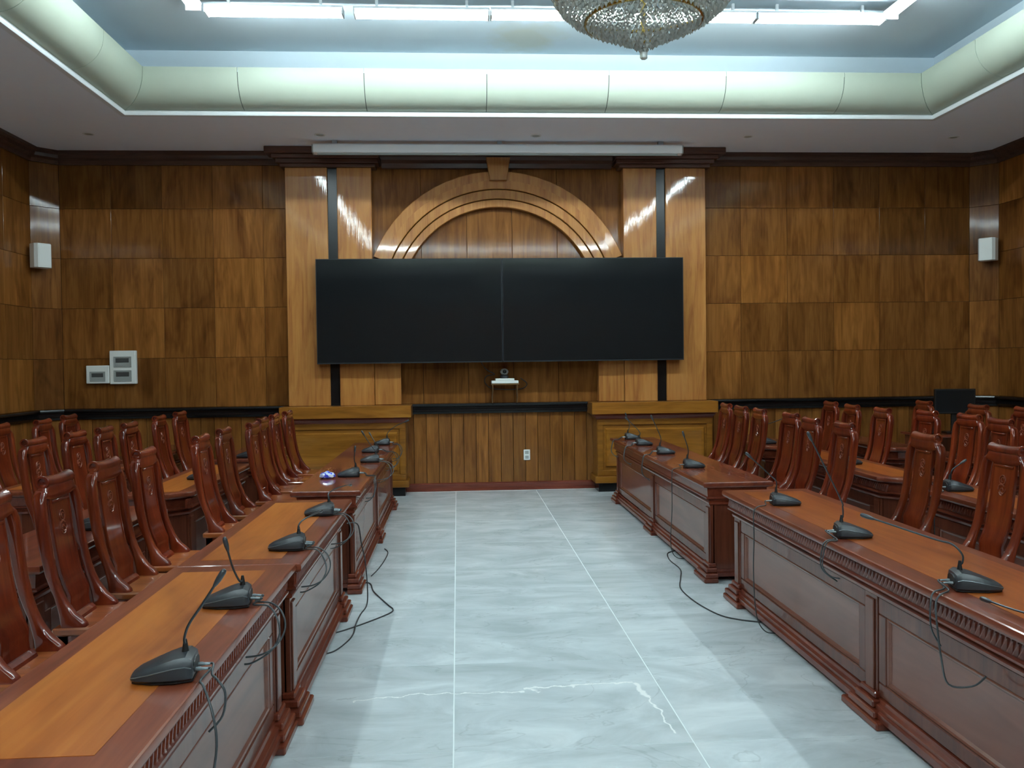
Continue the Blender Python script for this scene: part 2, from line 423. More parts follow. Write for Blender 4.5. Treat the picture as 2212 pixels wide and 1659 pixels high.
def boards(x0, x1, z0, z1, wd, parent=wall_back, mat='veneer', lo=.6, hi=1.0):
    n = max(1, round((x1-x0)/wd)); d = (x1-x0)/n
    for k in range(n):
        wpanel(parent, 'board', mat, d-.005, z1-z0-.002, (x0+d*(k+.5), YB+random.uniform(-.001, .001), (z0+z1)/2), 0, tint(random.uniform(lo, hi)))
boards(XLc, -2.0, .02, 1.0, .16)
boards(3.06, XRc, .02, 1.0, .16)
boards(-.70, 1.76, .09, 1.0, .158, lo=.74, hi=1.06)
for x0, x1 in ((-1.03, -.42), (-.42, .14), (.14, .70), (.70, 1.26), (1.26, 2.09)):
    wpanel(wall_back, 'board', 'veneer', x1-x0-.004, 4.03-1.087, ((x0+x1)/2, YB, (4.03+1.087)/2), 0, tint(.82 if x0 < -.5 or x1 > 2 else .9))
wall_left = struct('wall_left', 'left wall clad in square wood veneer panels')
wall_right = struct('wall_right', 'right wall clad in square wood veneer panels')
MB().box(XL-.2, XL-.022, YF, YB+.2, 0, ZC+.8).build('wall_core', M['backing'], wall_left, angle=None)
MB().box(XR+.022, XR+.2, YF, YB+.2, 0, ZC+.8).build('wall_core', M['backing'], wall_right, angle=None)
def chamfer(parent, xa, ya, xb, yb, rz, tints):
    L_ = math.hypot(xb-xa, yb-ya)
    for r in range(5):
        wpanel(parent, 'panel', 'veneer', L_-.002, ROWS[r+1]-ROWS[r]-G, ((xa+xb)/2, (ya+yb)/2, (ROWS[r]+ROWS[r+1])/2), rz, tint(tints[r], .6 if tints[r] < .7 else 0))
    for k in (0, 1):
        f = .25+.5*k
        wpanel(parent, 'board', 'veneer', L_/2-.003, .98, (xa+(xb-xa)*f, ya+(yb-ya)*f, .51), rz)
chamfer(wall_left, XL, YLc, XLc, YB, PI/4, (.55, .62, .84, .8, .75))
chamfer(wall_right, XRc, YB, XR, YRc, -PI/4, (.85, .95, .78, .6, .7))
for parent, x, rz, ys in ((wall_left, XL, PI/2, YLc), (wall_right, XR, -PI/2, YRc)):
    for c in range(8):
        y1 = ys-.6*c; y0 = y1-.6
        for r in range(5):
            wpanel(parent, 'panel', 'veneer', .6-G, ROWS[r+1]-ROWS[r]-G, (x, (y0+y1)/2, (ROWS[r]+ROWS[r+1])/2), rz)
        for k in range(4):
            wpanel(parent, 'board', 'veneer', .15-.003, .98, (x, y1-.15*(k+.5), .51), rz)
    yend = ys-.6*8
    sx = (-.02, 0) if x < 0 else (0, .02)
    MB().box(x+sx[0], x+sx[1], YF, yend-.002, 0, 4.03).build('plain_cladding', M['veneer'], parent, angle=None, color=(.85, .83, .8))
wall_front = struct('wall_front', 'wood clad wall behind the camera')
MB().box(XL-.2, XR+.2, YF-.2, YF, 0, ZC+.8).build('wall_core', M['veneer'], wall_front, angle=None, color=(.7, .62, .6))

# ------------------------------------------------------------------ ceiling
ceiling = struct('ceiling', 'lowered soffit around a recessed blue grey ceiling with a cream rounded cove')
sof = MB()
sof.box(XL-.2, XR+.2, HY1, YB+.2, ZC, ZC+.04); sof.box(XL-.2, XR+.2, YF-.2, HY0, ZC, ZC+.04)
sof.box(XL-.2, HX0, HY0, HY1, ZC, ZC+.04); sof.box(HX1, XR+.2, HY0, HY1, ZC, ZC+.04)
sof.build('soffit', M['soffit'], ceiling, angle=None)
tw = MB()
for a, b_, c_, d_ in ((HX0-.06, HX1+.06, HY1, HY1+.06), (HX0-.06, HX1+.06, HY0-.06, HY0), (HX0-.06, HX0, HY0, HY1), (HX1, HX1+.06, HY0, HY1)):
    tw.box(a, b_, c_, d_, ZC+.04, ZT)
tw.build('recess_wall', M['tray'], ceiling, angle=None)
MB().box(HX0-.2, HX1+.2, HY0-.2, HY1+.2, ZT, ZT+.1).build('recess_ceiling', M['tray_c'], ceiling, angle=None)
rect = [(HX0, HY0), (HX1, HY0), (HX1, HY1), (HX0, HY1)]
MB().sweep(rect, [(-.03, ZC-.006), (.022, ZC-.006), (.03, ZC+.006), (.03, ZC+.036), (.02, ZC+.046), (-.03, ZC+.046)], closed=True).build('cove_lip', M['white'], ceiling, angle=40)
RC = .30
arc = [(RC*math.sin(t), ZC+.044+RC-RC*math.cos(t)) for t in [PI/2*k/12 for k in range(13)]]
arc = [(a+.004, z) for a, z in arc] + [(arc[-1][0]+.004, arc[-1][1]+.05)]
def cove_piece(side, a, b_, ma, mb, name, prof, mat, th):
    """side: f back r l ; a..b run along the side; ma/mb mitre that end"""
    inner = prof; outer = [(max(0, d-th*math.sin(PI/2*i/12)) , z+th*(math.cos(PI/2*min(i, 12)/12))) for i, (d, z) in enumerate(prof)]
    loop = inner + outer[::-1]
    ring = []
    for t, m_ in ((a, ma), (b_, mb)):
        pts = []
        for d, z in loop:
            u = t + m_*d
            pts.append({'f': (u, HY1-d, z), 'b': (u, HY0+d, z), 'l': (HX0+d, u, z), 'r': (HX1-d, u, z)}[side])
        ring.append(pts)
    return MB().loft(ring).build(name, M[mat], ceiling, angle=40)
def cove_side(side, cuts):
    for k in range(len(cuts)-1):
        a, b_ = cuts[k], cuts[k+1]
        g0 = .0035
        ma = 1 if k == 0 else 0; mb = -1 if k == len(cuts)-2 else 0
        cove_piece(side, a+g0, b_-g0, ma, mb, 'cove_panel', arc, 'cream', .012)
        if k < len(cuts)-2:
            ins = [(max(0, d-.005), z+.004) for d, z in arc[:-1]]
            cove_piece(side, b_-.02, b_+.02, 0, 0, 'cove_joint', ins, 'joint', .004)
cove_side('f', [HX0, -2.145, -.895, .34, 1.59, 2.81, 4.06, HX1])
side_cuts = [HY0] + [HY1-1.25*k for k in range(9, 0, -1)] + [HY1]
cove_side('l', side_cuts); cove_side('r', side_cuts); cove_side('b', [HX0+1.22*k for k in range(7)]+[HX1])

# cornice, chair rail, baseboard
cor_prof = [(0, ZC-.001), (.13, ZC-.001), (.13, ZC-.03), (.10, ZC-.05), (.085, ZC-.085), (.04, ZC-.105), (.03, ZC-.15), (0, ZC-.15)]
loop = [(XL, YF), (XR, YF), (XR, YRc), (XRc, YB), (XLc, YB), (XL, YLc)]
t1 = MB().sweep(loop, cor_prof, closed=True).build('trim_1', M['cornice'], None, angle=30); t1['kind'] = 'structure'; t1['label'] = 'dark wooden cornice along the top of the walls'
rail_prof = [(0, .962), (.03, .962), (.04, .985), (.06, .992), (.06, 1.015), (.045, 1.022), (.045, 1.045), (.075, 1.055), (.08, 1.07), (.075, 1.085), (0, 1.087)]
for k, (nm, path, lb) in enumerate((('trim_2', [(XR, YF+.1), (XR, YRc), (XRc, YB), (3.06, YB)], 'black chair rail round the right end of the room'),
                     ('trim_3', [(1.76, YB), (-.70, YB)], 'black chair rail under the screens'),
                     ('trim_4', [(-2.0, YB), (XLc, YB), (XL, YLc), (XL, YF+.1)], 'black chair rail round the left end of the room'))):
    o = MB().sweep(path, rail_prof).build(nm, M['black_wood'], None, angle=30); o['kind'] = 'structure'; o['label'] = lb
bb_prof = [(0, 0.0), (.02, 0.0), (.02, .07), (.014, .085), (0, .092)]
o = MB().sweep([(1.75, YB), (-.69, YB)], [(0, 0), (.035, 0), (.035, .02), (.022, .03), (.022, .08), (.012, .094), (0, .1)]).build('baseboard_back', M['base_red'], None, angle=30); o['kind'] = 'structure'; o['label'] = 'red brown baseboard between the two pedestals'
o = MB().sweep([(-2.1, YB), (XLc, YB), (XL, YLc), (XL, YF+.1)], bb_prof).build('baseboard_left', M['base_red'], None, angle=30); o['kind'] = 'structure'; o['label'] = 'red brown baseboard on the left'
o = MB().sweep([(XR, YF+.1), (XR, YRc), (XRc, YB), (3.15, YB)], bb_prof).build('baseboard_right', M['base_red'], None, angle=30); o['kind'] = 'structure'; o['label'] = 'red brown baseboard on the right'

# ------------------------------------------------------------------ pilasters, pedestals, arch
def mir(x0, x1, s): return (x0, x1) if s < 0 else (2*XC-x1, 2*XC-x0)
def frame_ring(mb, x0, x1, z0, z1, wd, y0, y1, c=.004):
    mb.box(x0, x1, y0, y1, z0, z0+wd, c); mb.box(x0, x1, y0, y1, z1-wd, z1, c)
    mb.box(x0, x0+wd, y0, y1, z0+wd, z1-wd, c); mb.box(x1-wd, x1, y0, y1, z0+wd, z1-wd, c)
for s, nm, lb in ((-1, 'trim_5', 'pair of glossy wood pilasters on a panelled pedestal, left of the arch'), (1, 'trim_6', 'pair of glossy wood pilasters on a panelled pedestal, right of the arch')):
    R = struct(nm, lb)
    a, b_ = mir(-2.03, -1.53, s); MB().box(a, b_, 10.62, YB-.003, 1.085, 3.95, .006).build('pilaster', M['veneer_gloss'], R, angle=None, color=tint(.98))
    a, b_ = mir(-1.53, -1.415, s); MB().box(a, b_, 10.655, YB-.003, 1.085, 3.95).build('black_strip', M['black_wood'], R, angle=None)
    a, b_ = mir(-1.415, -1.003, s); MB().box(a, b_, 10.62, YB-.003, 1.085, 3.95, .006).build('pilaster', M['veneer_gloss'], R, angle=None, color=tint(.98))
    cap = MB()
    for z0, z1, ext in ((3.95, 3.99, .05), (3.99, 4.04, .09), (4.04, 4.085, .13), (4.085, 4.158, .2)):
        a, b_ = mir(-2.03-ext, -1.0+min(ext, .1), s); cap.box(a, b_, 10.62-ext, YB-.003, z0, z1, .006)
    cap.build('capital', M['cornice'], R, angle=None, color=(1.3, 1.15, 1.1))
    a, b_ = mir(-2.05, -.625, s); MB().box(a, b_, 10.46, YB-.003, .185, .95).build('pedestal_body', M['veneer_h'], R, angle=None, color=tint(.9))
    fr = MB(); frame_ring(fr, a+.005, b_-.005, .19, .88, .07, 10.445, 10.46)
    fr.build('pedestal_frame', M['veneer_h'], R, angle=None, color=tint(.86))
    pf = MB(); pf.loft([[(x, y, z) for x, z in ((a+i, .2+i), (b_-i, .2+i), (b_-i, .87-i), (a+i, .87-i))] for i, y in ((.10, 10.46), (.115, 10.436), (.135, 10.436), (.15, 10.444), (.3, 10.44))])
    pf.build('raised_panel', M['veneer_h'], R, angle=30, color=tint(1.02))
    a, b_ = mir(-2.08, -.59, s)
    MB().loft([[(a+i, 10.42+i, z), (b_-i, 10.42+i, z), (b_-i, YB-.003, z), (a+i, YB-.003, z)] for i, z in ((.03, .88), (.02, .905), (0, .925), (0, .948))]).build('bed_moulding', M['base_red'], R, angle=30)
    a, b_ = mir(-2.10, -.555, s); MB().box(a, b_, 10.375, YB-.003, .945, 1.086, .004).build('pedestal_cap', M['veneer_h'], R, angle=None, color=tint(1.03))
    a, b_ = mir(-2.09, -.592, s); MB().box(a, b_, 10.405, YB-.003, .108, .19, .006).build('base_slab', M['veneer_h'], R, angle=None, color=tint(.92))
    a, b_ = mir(-2.04, -.64, s); MB().box(a, b_, 10.45, YB-.003, 0.0, .109).build('black_base', M['black_wood'], R, angle=None)
arch = struct('trim_7', 'glossy wood arch of three stepped rings with a keystone')
ZA = 2.28
def ring(r0_, r1_, y0):
    mb = MB(); n = 40; rings = []
    for k in range(n+1):
        t = PI*k/n; c_, s_ = math.cos(t), math.sin(t)
        P = lambda r, y: (XC+r*c_, y, ZA+r*s_)
        e = .006
        rings.append([P(r0_, YB-.003), P(r0_, y0+e), P(r0_+e, y0), P(r1_-e, y0), P(r1_, y0+e), P(r1_, YB-.003)])
    mb.loft(rings); 
    for sg in (-1, 1):
        a, b_ = sorted((XC+sg*r0_, XC+sg*r1_)); mb.box(a, b_, y0, YB-.003, 2.2, ZA, .006)
    return mb
for r0_, r1_, y0, tt in ((1.21, 1.302, 10.70, 1.0), (1.31, 1.418, 10.682, .97), (1.426, 1.535, 10.665, 1.0)):
    ring(r0_, r1_, y0).build('arch_ring', M['veneer_gloss'], arch, angle=30, color=tint(tt))
for sg in (-1, 1):
    a, b_ = sorted((XC+sg*1.21, XC+sg*1.527)); MB().box(a, b_, 10.63, YB-.003, 1.088, 2.2, .006).build('arch_leg', M['veneer_gloss'], arch, angle=None, color=tint(.9))
n = 24; rr = []
for k in range(n+1):
    th0 = math.acos(1.522/1.64); t = th0 + (PI-2*th0)*k/n
    c_, s_ = math.cos(t), math.sin(t)
    P = lambda r, y: (XC+r*c_, y, ZA+r*s_)
    rr.append([P(1.53, YB-.003), P(1.53, 10.665), P(1.634, 10.665), P(1.64, 10.671), P(1.64, YB-.003)])
MB().loft(rr).build('arch_edge', M['veneer_gloss'], arch, angle=30, color=tint(.96))
MB().loft([[(XC-h-dx, y, z) for dx, z in ()] or [(XC-wb, y, 3.80), (XC+wb, y, 3.80), (XC+wt, y, 4.07), (XC-wt, y, 4.07)] for y, wb, wt, h in ((10.665, .105, .147, 0), (10.60, .105, .147, 0), (10.592, .097, .139, 0))]).build('keystone', M['veneer_gloss'], arch, angle=20, color=tint(.85))
o = MB().sweep([(1.94, YB-.003), (-.885, YB-.003)], [(0, 3.97), (.07, 3.97), (.09, 4.02), (.14, 4.05), (.15, 4.09), (.2, 4.11), (.2, 4.155), (0, 4.155)]).build('entablature', M['cornice'], arch, angle=25)

# ------------------------------------------------------------------ tube lamps in the recess
def tube_lamp(x, y, along, label, group=None):
    t = thing('tube_lamp', label, 'lamp', (x, y, ZT), 0 if along == 'x' else PI/2, group)
    return t
src = thing('tube_lamp', 'lit white tube lamp at the left front corner of the ceiling recess, widest glow', 'lamp', (-1.56, 7.86, ZT), 0, 'tube lamps along the back of the recess')
for sx in (-.4, .4): MB().box(sx-.012, sx+.012, -.012, .012, -.085, 0).build('hanger', M['white'], src, angle=None)
MB().box(-.6, .6, -.07, .07, -.108, -.084, .004).build('batten', M['white'], src, angle=None)
for yy in (-.042, .042): MB().tube([(-.585, yy, -.131), (.585, yy, -.131)], .023, 10).build('tube', M['tube'], src, angle=60)
for sx in (-1, 1):
    ec = MB(); ec.box(min(sx*.6, sx*.585), max(sx*.6, sx*.585), -.066, .066, -.156, -.108, .003)
    ec.build('end_cap', M['white'], src, angle=None)
def lamp(x, y, rz, label, group):
    c = copy_tree(src)
    if rz:                       # the side lamps hold one tube each
        tt = [q for q in c.children if q.name.startswith('tube')]
        bpy.data.objects.remove(tt[1]); tt[0].location = (0, .042, 0)
    c.location = (x, y, ZT); c.rotation_euler = (0, 0, rz); tag(c, label, 'lamp', group); return c
gB = 'tube lamps along the back of the recess'
lamp(-.27, 7.87, 0, 'lit white tube lamp, second from the left along the back of the recess', gB)
lamp(.94, 7.86, 0, 'lit white tube lamp seen just left of the chandelier', gB)
lamp(2.15, 7.86, 0, 'lit white tube lamp partly hidden behind the right of the chandelier', gB)
lamp(3.36, 7.86, 0, 'lit white tube lamp between the chandelier and the right corner of the recess', gB)
gS = 'tube lamps along the sides of the recess'
lamp(-2.24, 7.18, PI/2, 'lit white tube lamp turning towards the camera at the recess left corner', gS)
lamp(3.99, 7.18, PI/2, 'lit white tube lamp turning towards the camera at the recess right corner', gS)
for x in (-2.24, 3.99):
    for k in range(1, 8):
        lamp(x, 7.18-1.25*k, PI/2, 'lit white tube lamp further along a side of the ceiling recess, above the view', 'tube lamps overhead along both sides')
for k in range(5):
    lamp(-1.6+1.24*k, -2.3, 0, 'lit white tube lamp on the recess side behind the camera', 'tube lamps behind the camera')

# ------------------------------------------------------------------ tables
def table(xf_, xb, y0, y1, bays, label, style, cham=None, group=None):
    """front edge at world x=xf_, back edge xb; y0<y1. local +x is the front"""
    s = 1 if xf_ > xb else -1
    wd = abs(xf_-xb); ln = y1-y0
    t = thing('conference_table', label, 'table', ((xf_+xb)/2, (y0+y1)/2, 0), 0 if s > 0 else PI, group)
    hx, hy = wd/2, ln/2
    ny = -1 if s > 0 else 1           # local sign of the end nearest the camera
    H = .715
    def outline(i, cut=cham):
        a, b_ = hx-i, hy-i
        pts = [(-a, -b_), (a, -b_), (a, b_), (-a, b_)]
        if cut:
            c_ = cut
            if ny < 0: pts = [(-a, -b_), (a-c_, -b_), (a, -b_+c_), (a, b_), (-a, b_)]
            else: pts = [(-a, -b_), (a, -b_), (a, b_-c_), (a-c_, b_), (-a, b_)]
        return pts
    top, bord, inl = {'inlay': ('border', 'border', 'inlay'), 'red': ('rose', 'rose', None), 'mid': ('border', 'border', 'inlay')}[style]
    MB().stack(outline, [(.03, H-.038), (.006, H-.036), (0, H-.026), (0, H-.012), (.003, H-.003), (.008, H), (.05, H)]).build('tabletop', M[top], t, angle=30, color=(1, 1, 1) if style != 'mid' else (.96, .9, .88))
    if inl:
        MB().box(-hx+.075, hx-.105, -hy+.11, hy-.11, H-.002, H+.0012).build('inlay', M['inlay'], t, angle=None, color=(1, 1, 1) if style == 'inlay' else (.76, .62, .56))
    if group != 'tables in the rows behind' or True:
        MB().stack(outline, [(.05, H-.125), (.028, H-.12), (.028, H-.112), (.04, H-.106), (.036, H-.045), (.026, H-.04), (.026, H-.0365)]).build('frieze', M['rose'], t, angle=30, color=(.92, .88, .88))
    MB().stack(outline, [(.075, H-.17), (.055, H-.165), (.05, H-.15), (.06, H-.14), (.045, H-.1255)]).build('lower_moulding', M['rose'], t, angle=30, color=(.95, .9, .9))
    # carved ribs along the front frieze
    if style in ('inlay', 'mid'):
        rb = MB(); n_ = int(ln/.03)
        for k in range(n_):
            yy = -hy+.04+(ln-.08)*(k+.5)/n_
            lean = .014 if style == 'mid' else .006
            rb.loft([[(hx-.040, yy-.0125-lean, H-.104), (hx-.040, yy+.0125-lean, H-.104), (hx-.040, yy+.0125+lean, H-.046), (hx-.040, yy-.0125+lean, H-.046)],
                     [(hx-.0285, yy-.003-lean, H-.096), (hx-.0285, yy+.003-lean, H-.096), (hx-.0285, yy+.003+lean, H-.054), (hx-.0285, yy-.003+lean, H-.054)]])
        rb.build('carved_ribs', M['rose'], t, angle=None, kind='stuff', color=(.9, .86, .84))
    fx = hx-.085                       # face of the front boards
    zt, zb = H-.168, .1
    cx = cham or 0
    fy0 = -hy+.06+(cx if (cx and ny < 0) else 0); fy1 = hy-.06-(cx if (cx and ny > 0) else 0)
    MB().box(fx-.025, fx, fy0, fy1, zb-.05, zt).build('front_board', M['rose_v'], t, angle=None, color=(.8, .78, .78))
    for e in (-1, 1):
        y_ = e*(hy-.07)
        x1_ = fx-.02-(cx if e == ny else 0)
        eb = MB().box(-hx+.05, x1_, min(y_, y_-e*.025), max(y_, y_-e*.025), .04, zt)
        eb.build('end_board', M['rose_v'], t, angle=None)
    if cx:
        e = ny
        p0 = Vector((fx-cx-.02, e*(hy-.07))); p1 = Vector((fx, e*(hy-.06-cx)))
        d = (p1-p0).normalized(); nn = Vector((d.y, -d.x))*.012
        MB().prism([tuple(p0+nn), tuple(p1+nn), tuple(p1-nn), tuple(p0-nn)], 'z', .04, zt).build('corner_board', M['rose_v'], t, angle=None)
    # pilasters and panels
    pw = .115
    ys = [fy0+pw/2] + [fy0+(fy1-fy0)*k/bays for k in range(1, bays)] + [fy1-pw/2]
    for y_ in ys:
        pb = MB().box(fx-.01, fx+.022, y_-pw/2, y_+pw/2, zb, zt, .003)
        pb.box(fx+.02, fx+.03, y_-pw*.32, y_+pw*.32, zb+.02, zt-.02, .004)
        pb.build('pilaster', M['rose_v'], t, angle=None)
    for k in range(bays):
        a, b_ = ys[k]+pw/2+.004, ys[k+1]-pw/2-.004
        fr = MB(); fwid = .062
        for (ya, yb_, za, zb_) in ((a, b_, zt-fwid-.015, zt-.002), (a, b_, zb+.01, zb+.01+fwid), (a, a+fwid, zb+.01+fwid, zt-fwid-.015), (b_-fwid, b_, zb+.01+fwid, zt-fwid-.015)):
            fr.box(fx-.004, fx+.018, ya, yb_, za, zb_, .004)
        fr.build('panel_frame', M['rose_v'], t, angle=None, color=(.92, .9, .9))
        a += fwid; b_ -= fwid; za = zb+.01+fwid; zz = zt-fwid-.015
        MB().loft([[(x_, a+i, za+i), (x_, b_-i, za+i), (x_, b_-i, zz-i), (x_, a+i, zz-i)] for i, x_ in ((0, fx-.003), (0, fx+.012), (.006, fx+.015), (.014, fx+.012), (.022, fx+.003), (.03, fx+.002))]).build('front_panel', M['field'], t, angle=20)
    # plinth between stepped bracket feet
    def base_out(i): return [(-hx+.06, -hy+.055+i), (fx+.055-i, -hy+.055+i), (fx+.055-i, hy-.055-i), (-hx+.06, hy-.055-i)]
    if cx:
        def base_out(i):
            a = fx+.055-i; b1 = hy-.055-i
            if ny < 0: return [(-hx+.06, -b1), (a-cx, -b1), (a, -b1+cx), (a, b1), (-hx+.06, b1)]
            return [(-hx+.06, -b1), (a, -b1), (a, b1-cx), (a-cx, b1), (-hx+.06, b1)]
    MB().stack(base_out, [(.02, .03), (.0, .033), (0, .062), (.012, .066), (.012, .084), (.03, .09), (.034, .104), (.05, .11)]).build('plinth', M['rose'], t, angle=30, color=(.95, .92, .9))
    for k, y_ in enumerate(ys):
        ft = MB(); a = fx
        yo = (.035 if k == 0 else 0, .035 if k == len(ys)-1 else 0)
        for z0, z1, wv, px_ in ((0, .034, .17, .083), (.034, .066, .125, .072), (.066, .1, .085, .058), (.1, .13, .07, .04)):
            la, lb_ = y_-wv, y_+wv
            if k == 0 and not (cx and ny < 0): la = max(la, -hy)
            if k == len(ys)-1 and not (cx and ny > 0): lb_ = min(lb_, hy)
            ft.box(a-.02, a+px_, la, lb_, z0, z1, .006)
        ft.build('foot', M['rose'], t, angle=None)
    for e in (-1, 1):
        ft = MB(); ft.box(-hx+.02, -hx+.17, min(e*(hy-.02), e*(hy-.17)), max(e*(hy-.02), e*(hy-.17)), 0, .06, .006)
        ft.build('foot', M['rose'], t, angle=None)
    return t
table(-.672, -1.15, 6.0, 9.72, 2, 'long dark red wooden table with two front panels, far left of the aisle', 'red')
table(-.690, -1.225, 3.819, 5.64, 1, 'wooden table with orange inlaid top, in the middle of the left front row', 'inlay')
table(-.712, -1.235, 1.86, 3.818, 1, 'wooden table with orange inlaid top nearest the camera on the left', 'inlay')
table(1.722, 2.225, 6.02, 9.78, 2, 'long red brown wooden table with two front panels, far right of the aisle', 'red')
table(1.742, 2.315, 1.75, 5.66, 2, 'long brown panelled table nearest the camera on the right of the aisle', 'mid')
gT = 'tables in the rows behind'
table(-1.83, -2.28, 6.02, 7.85, 1, 'table with cut corner behind the left front chairs, middle of that row', 'inlay', .13, gT)
table(-1.83, -2.28, 8.2, 9.8, 1, 'table behind the left front chairs, closest to the back wall', 'red', .10, gT)
table(-1.83, -2.28, 3.9, 5.55, 1, 'table behind the left front chairs, nearest the camera', 'red', None, gT)
table(-2.90, -3.30, 6.3, 8.0, 1, 'table at far left in front of the third row of chairs', 'inlay', .10, gT)
table(-2.90, -3.30, 8.3, 9.9, 1, 'table at far left in the third row, close to the back wall', 'red', .10, gT)
table(3.04, 3.47, 6.02, 8.1, 1, 'table with cut corner behind the right front chairs, middle of that row', 'mid', .13, gT)
table(3.04, 3.47, 8.45, 9.9, 1, 'table behind the right front chairs, closest to the back wall', 'red', .10, gT)
table(3.04, 3.47, 3.7, 5.68, 1, 'table behind the right front chairs, nearest the camera', 'mid', None, gT)
table(4.18, 4.50, 6.2, 7.8, 1, 'table at far right in the third row, nearer half', 'red', .10, gT)
table(4.10, 4.49, 8.1, 9.7, 1, 'table at far right in the third row, close to the back wall', 'red', .10, gT)

# ------------------------------------------------------------------ chairs
PAIRS = [(0, .492, -.105, .492), (-.003, .505, -.107, .512), (-.020, .522, -.110, .538), (-.046, .543, -.116, .570), (-.080, .592, -.128, .62),
         (-.103, .645, -.145, .662), (-.120, .70, -.162, .71), (-.137, .79, -.180, .795), (-.149, .89, -.194, .89), (-.156, .97, -.203, .97), (-.162, 1.01, -.209, 1.014), (-.166, 1.038, -.211, 1.044), (-.172, 1.056, -.211, 1.064)]
def stile_mesh(ys):
    lay = []
    sh = [0]*9 + [0, .004, .017, .042]
    T = .024
    for yo, e in ((-T, .011), (-T+.004, .004), (-T+.011, 0), (T-.011, 0), (T-.004, .004), (T, .011)):
        f = []; r = []
        for (xf_, zf, xr, zr), q in zip(PAIRS, sh):
            mxx, mz = (xf_+xr)/2, (zf+zr)/2; L_ = math.hypot(xf_-xr, zf-zr) or 1
            k = min(.45, e/L_)
            yy = ys*(.172-q)+yo
            f.append((xf_+(xr-xf_)*k, yy, zf+(zr-zf)*k)); r.append((xr+(xf_-xr)*k, yy, zr+(zf-zr)*k))
        lay.append(f+r[::-1])
    return MB().loft(lay)
def curve_x(z):
    pts = [(.50, -.072), (.545, -.088)] + [(p[1], p[0]) for p in PAIRS[4:11]]
    for (za, xa), (zb, xb) in zip(pts, pts[1:]):
        if z <= zb: return xa+(xb-xa)*(z-za)/(zb-za)
    return pts[-1][1]
def make_chair():
    t = thing('dining_chair', 'chair', 'chair')
    st = MB().box(-.135, .28, -.205, .205, .458, .492, .007)
    st.build('seat', M['seat'], t, angle=None)
    for s in (-1, 1): stile_mesh(s).build('stile', M['chair'], t, angle=50)
    zs = [.503+.005*0, .53, .56, .60, .65, .70, .76, .82, .88, .94, 1.0, 1.04]
    rings = []
    for z in zs:
        x = curve_x(z)-.010; hw = .098
        rings.append([(x-.016, -hw, z), (x-.004, -hw, z), (x, -hw+.004, z), (x, -hw+.012, z), (x-.004, -hw+.016, z), (x-.004, hw-.016, z), (x, hw-.012, z), (x, hw-.004, z), (x-.004, hw, z), (x-.016, hw, z)])
    sp = MB().loft(rings)
    xt = curve_x(1.0)-.008
    sp.box(xt-.006, xt+.0015, -.082, .082, 1.0, 1.012, .002)
    spl = sp.build('splat', M['chair'], t, angle=40)
    em = MB(); 
    def P(u, v): return (curve_x(.905+v)-.0125, u, .905+v)
    circ = lambda cx, cz, r, a0, a1, k=12: [P(cx+r*math.cos(a0+(a1-a0)*i/k), cz+r*math.sin(a0+(a1-a0)*i/k)) for i in range(k+1)]
    for path in (circ(0, .03, .024, 0, 2*PI, 14), circ(.004, .03, .012, .4, 4.6, 8), circ(-.006, -.016, .024, .6, 3.4), circ(.008, -.016, .024, 3.6, 6.4), circ(0, -.03, .02, 3.4, 6.2, 8), [P(-.02, 0), P(0, .006), P(.02, -.002)], [P(-.014, -.022), P(.002, -.012), P(.016, -.026)]):
        em.tube(path, .0032, 5)
    em.build('carved_emblem', M['carve'], spl, angle=60, label='carved round relief')
    MB().prism([(-.115, .492), (-.066, .492), (-.070, .506), (-.085, .52), (-.105, .52)], 'y', -.1, .1).build('splat_shoe', M['chair'], t, angle=30)
    rings = []
    for k in range(13):
        u = -1+2*k/12; y = .148*u
        a = abs(u); drop = .036*max(0, (a-.80)/.2)**1.5
        zt_ = 1.088-drop*1.2; zb_ = 1.018+.012*max(0, (a-.6)/.4)
        xo = -.189
        zm = (zt_+zb_)/2; hh = (zt_-zb_)/2
        rings.append([(xo+.020, y, zm-hh), (xo+.025, y, zm-hh*.6), (xo+.024, y, zm+hh*.5), (xo+.012, y, zm+hh), (xo-.014, y, zm+hh), (xo-.022, y, zm+hh*.5), (xo-.022, y, zm-hh)])
    tr = MB().loft(rings).build('top_rail', M['chair'], t, angle=45)
    n_ = 14; path = []; rad = []
    for k in range(n_+1):
        u = -1+2*k/n_; path.append((-.190, .128*u, 1.087+.007*u*u)); rad.append(.0275+.002*abs(u)**4)
    yk = MB(); yk.tube(path, rad, 12, cap=False)
    for e in (0, -1):
        s = -1 if e == 0 else 1; c_ = path[e]
        yk.loft([[(c_[0]+r*math.cos(2*PI*k/12), c_[1]+s*dy, c_[2]+r*math.sin(2*PI*k/12)) for k in range(12)] for r, dy in ((.030, 0), (.028, .004), (.019, .004), (.016, -.010), (.002, -.011))], cap=False)
    yk.build('head_roll', M['chair'], tr, angle=40)
    ap = MB(); 
    for a in ((-.12, .265, -.19, -.17), (-.12, .265, .17, .19), (.245, .265, -.17, .17), (-.12, -.1, -.17, .17)): ap.box(a[0], a[1], a[2], a[3], .395, .458, .003)
    ap.build('apron', M['chair'], t, angle=None)
    for x in (-.115, .235):
        for y in (-.19, .15): 
            MB().loft([[(x+i, y+i, z), (x+.04-i, y+i, z), (x+.04-i, y+.04-i, z), (x+i, y+.04-i, z)] for i, z in ((.004, 0), (0, .03), (0, .457))]).build('leg', M['chair'], t, angle=None)
    sr = MB()
    for y in (-.181, .159): sr.box(-.08, .26, y, y+.022, .1, .13, .003)
    sr.build('stretcher', M['chair'], t, angle=None)
    return t
proto = make_chair(); used = False
